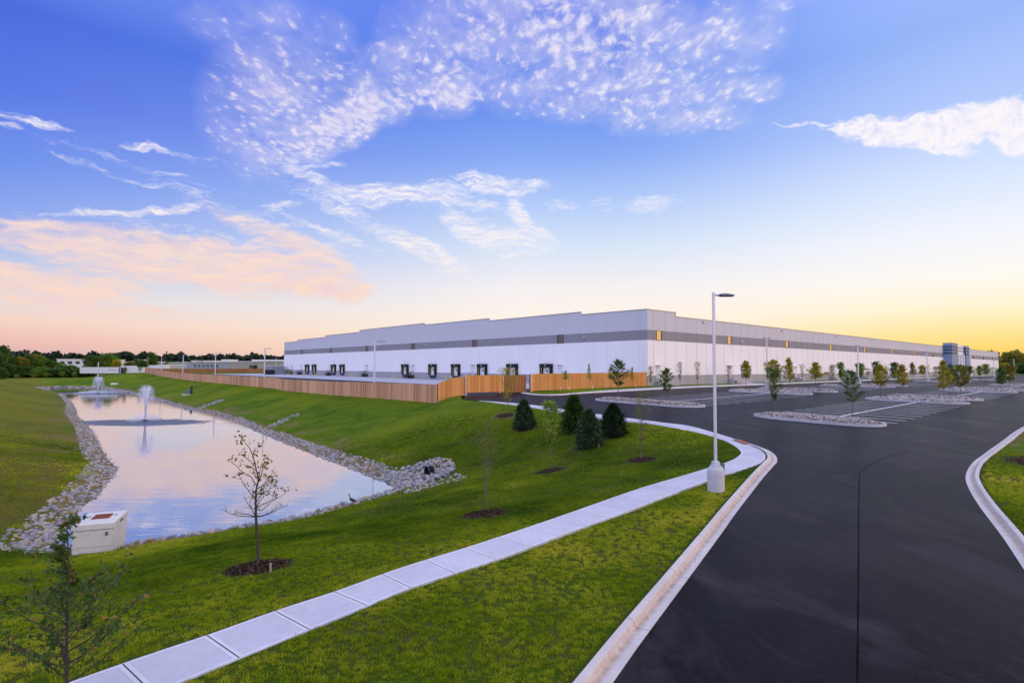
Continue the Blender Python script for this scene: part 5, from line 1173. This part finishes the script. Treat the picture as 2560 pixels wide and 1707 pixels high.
pile([(488,1021),(520,1010),(552,999),(560,1002),(530,1014),(500,1025)],6,.15,.28,'right'); pile([(668,1067),(700,1052),(742,1035),(753,1037),(715,1056),(685,1070)],9,.13,.25,'right')
pile([(30,1375),(60,1345),(105,1320),(150,1310),(150,1375),(110,1388),(70,1392)],34,.07,.19,'left')
pile([(180,1388),(182,1372),(310,1368),(330,1375),(300,1382)],8,.1,.18,'near')
_c=at(1077,1192,H); RK=[r_ for r_ in RK if math.hypot(r_[0]-_c[0]+.2,r_[1]-_c[1])>.42 or rng.random()<.0]
psz=[r_[3]/max(r_[1],3) for r_ in RK]; order=np.argsort(psz)[::-1]
# only stones in view count as individuals
def inview(r_):
    x,y,z=r_[:3]; u=x/y*F_+1280; return -10<u<2570
top_=[i for i in order if inview(RK[i])][:290]; tops=set(top_)
siteL={'left':('pale riprap stone in the edging along the pond\'s left shore','riprap stones on the left shore'),'near':('riprap stone in the thin line along the pond\'s near shore','riprap stones on the near shore'),'culvert':('riprap stone heaped round the black culvert pipe','riprap stones round the culvert'),'right':('riprap stone in the edging along the far right shore','riprap stones on the right shore')}
variants={}
def rockobj(i):
    x,y,z,s,site=RK[i]; v_=rng.integers(14); 
    if v_ not in variants:
        V,F=ROCKV2[v_%10]; t_=[.1,.3,.42,.5,.58,.66,.75,.95,.35,.48,.6,.25,.85,.55][v_]; variants[v_]=MB().add(V,F,t_).build('riprap_stone',M_ROCK,smooth=True); o=variants[v_]
    else: o=variants[v_].copy(); COL.objects.link(o)
    o.location=(x,y,z); o.rotation_euler=(rng.random()*6,rng.random()*.8,rng.random()*6); o.scale=(s,s,s*.85); tag(o,siteL[site][0],'stone',siteL[site][1]); return o
for i in top_: rockobj(i)
for site,lab in (('left','massed pale riprap stones edging the left shore'),('near','massed small riprap stones edging the near shore'),('culvert','massed riprap stones round the culvert'),('right','massed riprap stones edging the right shore')):
    m=MB()
    for i,r_ in enumerate(RK):
        if i in tops or r_[4]!=site: continue
        addrock(m,r_[:3],r_[3],rng,float(np.clip(rng.normal(.5,.22),0,1)),V2=r_[1]<45)
    o=m.build('riprap',M_ROCK); tag(o,lab,'riprap',kind='stuff')
# ------------------------------------------------------------ outlet box
M_BOX=concrete('precast_concrete',(.66,.64,.60),bump=.35); M_RUST=simple('rusty_plate',(.19,.045,.018),.85,0,.35,9)
fr=at(289,1383,H); zt=fr[2]-.05+ (1383-1304)/F_*fr[1]*1.0
P3_=[atz(a,b,zt)[:2] for a,b in ((292,1304),(188,1313),(212.8,1282),(316,1274))]
c_=np.mean(P3_,0); ex=((P3_[0]-P3_[1])+(P3_[3]-P3_[2]))/2; ey=((P3_[2]-P3_[1])+(P3_[3]-P3_[0]))/2
lx,ly=np.linalg.norm(ex),np.linalg.norm(ey); an=math.atan2(ex[1],ex[0])
r=thing('outlet_structure',(c_[0],c_[1],fr[2]-.6),'square pale concrete outlet box with a rusty lid at the pond corner','outlet box',rz=an); hh=zt-fr[2]+.6
MB().box((-lx/2+.04,-ly/2+.04,-.3),(lx/2-.04,ly/2-.04,hh*.5-.012)).build('lower_ring',M_BOX,r); MB().box((-lx/2+.03,-ly/2+.03,hh*.5),(lx/2-.03,ly/2-.03,hh-.27)).build('upper_ring',M_BOX,r)
MB().box((-lx/2+.07,-ly/2+.07,hh*.5-.02),(lx/2-.07,ly/2-.07,hh*.5+.01)).build('joint',M_JOINT,r)
sl_=bevel(MB().box((-lx/2,-ly/2,hh-.255),(lx/2,ly/2,hh)).build('top_slab',M_BOX,r),.03); 
MB().box((-lx*.2,-ly*.12,hh+.003),(lx*.22,ly*.22,hh+.035)).build('lid',M_RUST,r)
for x in (-lx*.32,lx*.33): MB().tube([(x,ly*.1,hh),(x,ly*.1,hh+.03)],.035,8).build('lift_hook',M_JOINT,r)
MB().box((lx*.30,-ly/2-.02,hh-.5),(lx*.34,-ly/2+.02,hh-.36)).build('lift_slot',M_JOINT,r); MB().box((lx/2-.03,-ly*.1,hh-.2),(lx/2+.006,ly*.1,hh-.12)).build('vent_slot',M_JOINT,r)
# ------------------------------------------------------------ culvert
p=at(1077,1192,H); r=thing('culvert_pipe',(p[0],p[1],p[2]+.08),'black ribbed plastic culvert pipe poking out of the heaped stones','pipe'); an=math.radians(215)
dx,dy=math.cos(an),math.sin(an); pr=[]; rad=[]
for k_ in range(26): t_=k_/25*.45; pr.append((-dx*(t_-.35),-dy*(t_-.35),.33+.03*t_)); rad.append(.33+.025*(k_%2))
M_PIPE=simple('black_plastic_pipe',(.012,.014,.022),.35,0,.2); MB().tube(pr,rad,20,cap=False).build('pipe_barrel',M_PIPE,r)
MB().tube([(dx*.34,dy*.34,.33),(dx*.2,dy*.2,.33)],[.37,.37],20,cap=False).build('flared_end',M_PIPE,r); MB().tube([(dx*.1,dy*.1,.33),(dx*.08,dy*.08,.33)],.32,20).build('dark_opening',simple('pipe_mouth_shade',(.003,.003,.003),.9),r)  # near-black disc closing the mouth, painted for the shade inside
# small white headwall far shore
a=at(286,962,H); o=MB().box((-1.3,-.3,-.3),(1.3,.3,.5)).add([(-1.3,-.31,.5),(1.3,-.31,.5),(1.3,.31,.62),(-1.3,.31,.75)],[(0,1,2,3)]).build('drain_headwall',M_BOX); o.location=tuple(a); tag(o,'small white concrete drain headwall on the far bank right of the farther fountain','headwall')
# fountain control cabinet
a=at(472,987,H); r=thing('control_cabinet',tuple(a),'small green control cabinet with a dark post on the grass bank','cabinet',rz=.4)
MB().box((-1.3,-.8,-.1),(.9,.5,.18)).build('pad',M_BOX,r); MB().box((-.75,-.35,.18),(.25,.3,1.15)).build('cabinet',simple('cabinet_green',(.10,.17,.17),.5),r); MB().box((.3,.0,.18),(.75,.2,2.1)).build('panel_board',simple('dark_board',(.04,.035,.04),.7),r)
# ------------------------------------------------------------ fountains
M_SPR,nt=newmat('water_spray'); g=G(nt); d=g.n('ShaderNodeBsdfDiffuse'); d.inputs[0].default_value=(.88,.9,.98,1); tr=g.n('ShaderNodeBsdfTranslucent'); tr.inputs[0].default_value=(.88,.9,.98,1); tp_=g.n('ShaderNodeBsdfTransparent'); m1=g.n('ShaderNodeMixShader'); m1.inputs[0].default_value=.45
nt.links.new(d.outputs[0],m1.inputs[1]); nt.links.new(tr.outputs[0],m1.inputs[2]); m2=g.n('ShaderNodeMixShader'); g.put(m2.inputs[0],g.math('MULTIPLY',g.attr('tint'),g.mapr(g.noise(g.pos(),6,3,.6),.3,.7,.45,1.))); nt.links.new(tp_.outputs[0],m2.inputs[1]); nt.links.new(m1.outputs[0],m2.inputs[2]); g.out(m2.outputs[0])
def fountain(px,py,ptop,label,skw,wtop,seed,wide=False):
    c=atz(px,py,ZW); h=(CZ+ray(px,ptop)[1]*c[1])-ZW; rng=np.random.default_rng(seed); r=thing('fountain',(c[0],c[1],ZW),label,'fountain','floating pond fountains'); w_=wtop/F_*c[1]/2
    MB().lathe([(.35,-.1),(.45,.02),(.42,.12),(.15,.18)],14).build('float',M_LENS,r)
    for jn in range(7):
        m=MB(); a0=jn/7*6.283+.3; 
        for k_ in range(26):
            a=a0+rng.normal()*.16; R_=w_*(.45+.5*rng.random()); hh=h*(.80+.2*rng.random()); n=16; t=np.linspace(0,1.0+.16*rng.random()**2,n)
            rr=R_*(.12+.88*t**1.35); zz_=np.maximum(hh*(1-(1-t)**2),.1); x=rr*np.cos(a);y=rr*np.sin(a)
            m.tube(np.c_[x,y,zz_],np.interp(t,[0,.5,1,1.4],[.012,.016,.022,.012])*(c[1]/80),3,.26,cap=False)
        m.build('water_jet',M_SPR,r)
    m=MB(); n=2600 if not wide else 900; a=rng.random(n)*6.283; q=rng.random(n); rr=w_*1.25*np.sqrt(q)*(.6+.5*rng.random(n)); z=h*(.45+.47*rng.random(n)); rr=w_*(1.0+.35*rng.normal(size=n)*.5)*np.interp(z/h,[.4,.7,1],[1.25,1.15,.95]); s=.035*c[1]/80
    P=np.c_[rr*np.cos(a),rr*np.sin(a),z]; m.quads(np.stack([P,P+(s,0,-s),P+(0,0,-s*7),P+(-s,0,-s)],1),.13); m.build('falling_spray',M_SPR,r)
    m=MB(); n=5200; a=rng.random(n)*6.283; q=rng.random(n)**.6; R_=skw/F_*c[1]/2; rr=R_*q; top=(1-q**3)*h*.17+.04; z=top*rng.random(n)
    if wide: z=np.where(q>.4,.07*h*(1-((q-.55)/.5)**2)*(.55+.6*rng.random(n)),z); z=np.maximum(z,.02)
    s=.05*c[1]/80; P=np.c_[rr*np.cos(a),rr*np.sin(a),z]; d_=np.c_[np.cos(a),np.sin(a),.2+0*a]*s*2.4; sd=np.c_[-np.sin(a),np.cos(a),0*a]*s
    up_=np.c_[0*a,0*a,0*a+s*1.2]; m.quads(np.stack([P-d_,P+sd+up_*.3,P+d_,P-sd+up_*1.3],1),.16*(1-q*.75)); m.build('splash_ring',M_SPR,r)
fountain(363,1051,961,'nearer fountain with a narrow crown of jets and a low splash ring',78,26,1)
fountain(245,983,941,'farther fountain with a wide skirt of fine spray',98,17,2,True)
# ------------------------------------------------------------ goose
p=at(880,1269,H); z=max(p[2],ZW)+.16; r=thing('goose',(p[0],p[1],z),'dark goose standing on the near shore stones, neck raised, facing left','goose',rz=math.radians(-12)); r.scale=(.66,.66,.62); M_GO=tinted('goose_feathers',(.02,.016,.014),(.10,.07,.05),.9); k_=1.0
gm=MB().tube([(.36,0,.30),(.30,0,.33),(.18,0,.38),(.05,0,.42),(-.08,0,.46),(-.16,0,.52),(-.20,0,.62),(-.215,0,.74),(-.22,0,.84),(-.25,0,.90),(-.30,0,.915),(-.34,0,.905),(-.39,0,.89)],[.012,.05,.12,.145,.13,.085,.045,.034,.034,.046,.044,.03,.012],12,.25)
o=gm.build('body',M_GO,r,smooth=True); sb_=o.modifiers.new('s','SUBSURF'); sb_.levels=1; sb_.render_levels=1
MB().tube([(-.385,0,.888),(-.43,0,.875)],[.018,.008],6,0.).build('bill',M_SEAL,r)
for s in (-1,1):
    MB().tube([(.02,.06*s,.32),(.03,.06*s,.16),(.0,.06*s,-.02),(-.08,.06*s,-.03)],[.03,.012,.011,.02],6,0.).build('leg',M_SEAL,r)
    MB().tube([(-.08,.115*s,.44),(.08,.145*s,.42),(.24,.10*s,.36),(.38,.03*s,.31)],[.03,.07,.05,.01],8,.6).build('wing',M_GO,r,smooth=True)
# ------------------------------------------------------------ yard things
def bollard(x,y,z,lab,g_='yellow bollards before the dock stairs'): o=MB().lathe([(.11,-.1),(.11,1.0),(.09,1.07),(.04,1.1)],12).build('bollard',M_YEL); o.location=(x,y,z); tag(o,lab,'bollard',g_)
for t,nm in ((53.5,'stairs second from the gate'),(80.5,'third stairs from the gate'),(109,'middle stairs'),(137.5,'fifth stairs'),(165.5,'sixth stairs'),(176.5,'last stairs at the far end')):
    for k_,d_ in enumerate((0,2.1)): x,y=xy(-3.2,-(t+d_+2)); bollard(x,y,1.475,'yellow bollard, %s of the pair before the %s'%(('right','left')[k_],nm))
x,y=uat(711,-3); x,y=xy(-4,-181); r=thing('compactor',(x,y,1.475),'grey metal compactor unit standing at the far end of the dock wall','compactor',rz=HD); MB().box((-3,-3,.1),(2.4,2,3.2)).build('body',simple('grey_blue_steel',(.20,.24,.28),.5),r); MB().box((-2.6,2.01,.1),(2,6,1.9)).build('hopper',simple('steel_hopper',(.13,.15,.19),.5),r); MB().box((-3.05,-3.05,3.21),(2.45,2.05,3.4)).build('roof',M_LAMP,r)
x,y=uat(674,-12); r=thing('dumpster',(x,y,1.475),'black waste container near the left end of the truck yard','dumpster'); MB().box((-1.6,-1,.1),(1.6,1,1.9)).build('bin',M_SEAL,r); MB().box((-1.65,-1.05,1.91),(1.65,1.05,2.0)).build('lid',M_HEAD,r)
for i,(px,py) in enumerate(((1401,976),(1424,976),(1481,972.5),(1516,970),(1537,969),(1590,968))):
    p=at(px,py,f0); o=MB().tube([(0,0,-.1),(.05*(-1)**i,0,.55)],.035,6).lathe([(.05,.5),(.05,.58),(.02,.6)],8,o=(.05*(-1)**i,0)).build('marker_stake',M_DOORW); o.location=tuple(p); tag(o,['leftmost short white stake in the grass before the fence','thicker short white stake, second before the fence','short white stake below the tall thin fence tree','short white stake left of the big dark island tree','short white stake right of the big dark island tree','last short white stake near the fence\'s right end'][i],'stake','white stakes before the fence')
M_WOODS=simple('pale_stake_wood',(.40,.32,.22),.8)
for px,py,lab in ((1325,1073,'small tan stake beside the leftmost spruce'),(1497,1122,'small tan stake beside the front spruce'),(1556,1092,'small tan stake beside the darkest conifer'),(676,1440,'tiny stake in the mulch under the bare young tree')):
    p=at(px,py,lawnH); o=MB().box((-.02,-.012,-.1),(.02,.012,.32)).build('stake',M_WOODS); o.location=tuple(p); tag(o,lab,'stake')
# trailers
M_TRW=simple('white_trailer_side',(.66,.66,.68),.45,0,.04); M_DKB=simple('dark_blue_cab',(.015,.02,.05),.4); M_TYRE=simple('tyre_rubber',(.012,.012,.012),.9); M_CHAS=simple('chassis_black',(.02,.02,.022),.7)
def trailer(px0,px1,D,lab,logo=False,cab=False,z=-.1,yaw=0.):
    a0,a1=ray(px0,930)[0]*D,ray(px1,930)[0]*D; L_=a1-a0; r=thing('truck_trailer',(a0,D,z),lab,'trailer','white trailers beyond the pond',rz=yaw)
    b_=bevel(MB().box((0,0,1.15),(L_,2.6,4.1)).build('box_body',M_TRW,r),.06); MB().box((.1,.4,.9),(L_-.1,2.2,1.14)).build('chassis',M_CHAS,r)
    for x in (1.2,2.6,L_-3.0): 
        for y in (.25,2.3):
            MB().tube([(x,y-.25,.5),(x,y+.25,.5)],.5,14).build('wheel',M_TYRE,r)
    MB().box((L_-6,.3,.0),(L_-5.8,.5,.9)).build('landing_leg',M_CHAS,r)
    if logo:
        red=simple('logo_red',(.5,.04,.04),.5); x=L_-4.6; q=MB().tube([(x,-.03,2.75),(x+.6,-.03,3.05),(x+1.3,-.03,3.1)],.12,6); q.build('logo_swoosh',M_HEAD,r)
        cu=bpy.data.curves.new('logo_lettering','FONT'); cu.body='Ruiter'; cu.size=.0001
        q=MB(); 
        for k_ in range(6): q.box((x+1.5+k_*.36,-.03,2.75),(x+1.5+k_*.36+.24,-.004,3.05))
        q.build('logo_lettering',red,r)
    return r,L_
trailer(199,296,262,'long white trailer with a small red and dark emblem, behind the farther fountain',True)
a0=ray(296.5,930)[0]*262; r=thing('truck_cab',(a0,262,-.1),'dark blue truck cab between the two nearest white trailers','truck'); 
bevel(MB().box((0,0,.9),(2.1,2.4,3.9)).build('cab_body',M_DKB,r),.12); MB().box((.5,-.05,1.3),(1.0,-.003,3.5)).build('light_panel',simple('pale_blue_panel',(.4,.45,.6),.4),r); MB().box((0,.2,.4),(2.1,2.2,.89)).build('chassis',M_CHAS,r)
for x in (.4,1.7): MB().tube([(x,-.05,.5),(x,.3,.5)],.5,14).build('wheel',M_TYRE,r)
trailer(307,362,264,'white trailer right of the dark blue cab, cut off by the fence')
trailer(371,417,300,'white trailer top showing behind the row of small conifers',z=1.0)
trailer(298,334,300,'white trailer roof showing above the others, right of the yellow tree',z=.6)
# ------------------------------------------------------------ shoreline plants and grass
def tufts(n,xr_,yr_,cond,hgt,wid,blades,fdens,seed):
    rng=np.random.default_rng(seed); x=xr_[0]+(xr_[1]-xr_[0])*rng.random(n); y=yr_[0]+(yr_[1]-yr_[0])*rng.random(n)
    px_=x/np.maximum(y,.1)*F_; ok=(np.abs(px_)<1400)&cond(x,y); x,y=x[ok],y[ok]
    c=fdens(x,y); ok=rng.random(len(x))<c; x,y,c=x[ok],y[ok],c[ok]; z=lawnH(x,y)+.065
    N=len(x); hv=.35+1.1*vnoise(x,y*1.4,.10,8); cl=.5*fbm(x,y,.9,12)+.5*(.1+.8*vnoise(x,y*1.4,.10,8)); c2=fbm(x,y,5.,77); tin=np.clip(.15+.9*(cl-.35)+1.15*(c2-.42),0,1)
    V=[];T_=[]
    for b in range(blades):
        a=rng.random(N)*6.283; o=rng.random(N)*wid; bx=x+np.cos(a)*o; by=y+np.sin(a)*o; h=hgt*hv*(.6+.7*rng.random(N)); l=rng.normal(size=(N,2))*.5; w_=.006+.006*rng.random(N); a2=rng.random(N)*3.14; w_=w_*(1+y*.06)
        p0=np.c_[bx-np.cos(a2)*w_,by-np.sin(a2)*w_,z-.015]; p1=np.c_[bx+np.cos(a2)*w_,by+np.sin(a2)*w_,z-.015]; p2=np.c_[bx+l[:,0]*h,by+l[:,1]*h,z+h]
        V.append(np.stack([p0,p1,p2],1).reshape(-1,3)); T_.append(np.clip(tin+.25*(rng.random(N)-.5),0,1))
    V=np.concatenate(V); M_=len(V)//3; me=bpy.data.meshes.new('grass'); me.vertices.add(len(V)); me.vertices.foreach_set('co',V.ravel()); me.loops.add(len(V)); me.loops.foreach_set('vertex_index',np.arange(len(V),dtype=np.int32)); me.polygons.add(M_); me.polygons.foreach_set('loop_start',np.arange(0,len(V),3,dtype=np.int32)); 
    try: me.polygons.foreach_set('loop_total',np.full(M_,3,np.int32))
    except Exception: pass
    a=me.attributes.new('tint','FLOAT','FACE'); a.data.foreach_set('value',np.concatenate(T_).astype(np.float32)); me.materials.append(M_BLADE); me.update(calc_edges=True); o=bpy.data.objects.new('grass',me); COL.objects.link(o); return o
M_BLADE=tinted('grass_blades',(.042,.105,.004),(.26,.345,.010),.75,.45,.12,(.58,.52,.05))
def lawn_ok(x,y): return (sdist(x,y,ASPHB)>.55)&(sdist(x,y,WKP2)>.05)&(sdist(x,y)>.9)&np.all([np.hypot(x-a,y-b)>r_*1.02 for a,b,r_ in MULCH],axis=0)
WKP2=np.vstack([OUTr[::2],INNr[::-2]])
def dens(x,y):
    s=np.clip(soilf(x,y),0,1.3); q=.6*vnoise(x,y*1.4,.10,8)+.4*fbm(x*1.,y*2.2,.6,14,2); u,v=touv(x,y); lb=ss((-u-76)/5)*ss((30-v)/8); return np.clip(.22+(q-.42)/.14,.0,1)*(1-.5*lb)*ss((57-y)/15)*np.clip(1-.62*s,.03,1)
o=tufts(680000,(-23,20),(5.5,22),lawn_ok,.058,.03,6,dens,1); tag(o,'short clumpy lawn grass nearest the camera','grass',kind='stuff')
o=tufts(430000,(-50,26),(22,56),lawn_ok,.075,.08,5,dens,2); tag(o,'short lawn grass of the banks and the middle distance','grass',kind='stuff')
def shore(x,y): d=sdist(x,y); return (d>.3)&(d<1.9)&(y<40)&(sdist(x,y,ASPHB)>1)
o=tufts(60000,(-32,0),(19,40),shore,.15,.06,4,lambda x,y:np.clip((fbm(x,y,1.1,5)-.6)/.12,0,.7),3); tag(o,'taller weeds growing among the shore stones','grass',kind='stuff')

m=MB(); n=90; i_=RNG.integers(30,len(KL)-2,n); off=.12+.22*RNG.random(n); Tn=np.gradient(KL,axis=0); Tn/=np.linalg.norm(Tn,axis=1)[:,None]; Nn=np.stack([-Tn[:,1],Tn[:,0]],1); q=KL[i_]+Nn[i_]*off[:,None]+Tn[i_]*(RNG.random((n,1))-.5)
P=np.c_[q,zp(q[:,0],q[:,1])+.035]; d=RNG.normal(size=(n,3))*[1,1,.12]; d/=np.linalg.norm(d,axis=1)[:,None]; s_=np.cross(d,[0,0,1]); L_=(.03+.04*RNG.random(n))[:,None]; m.quads(np.stack([P,P+d*L_*.5+s_*L_*.3,P+d*L_,P+d*L_*.5-s_*L_*.3],1),RNG.random(n)*.6)
tag(m.build('fallen_leaves',M_CHIP),'small brown fallen leaves lying in the gutter','leaves',kind='stuff')
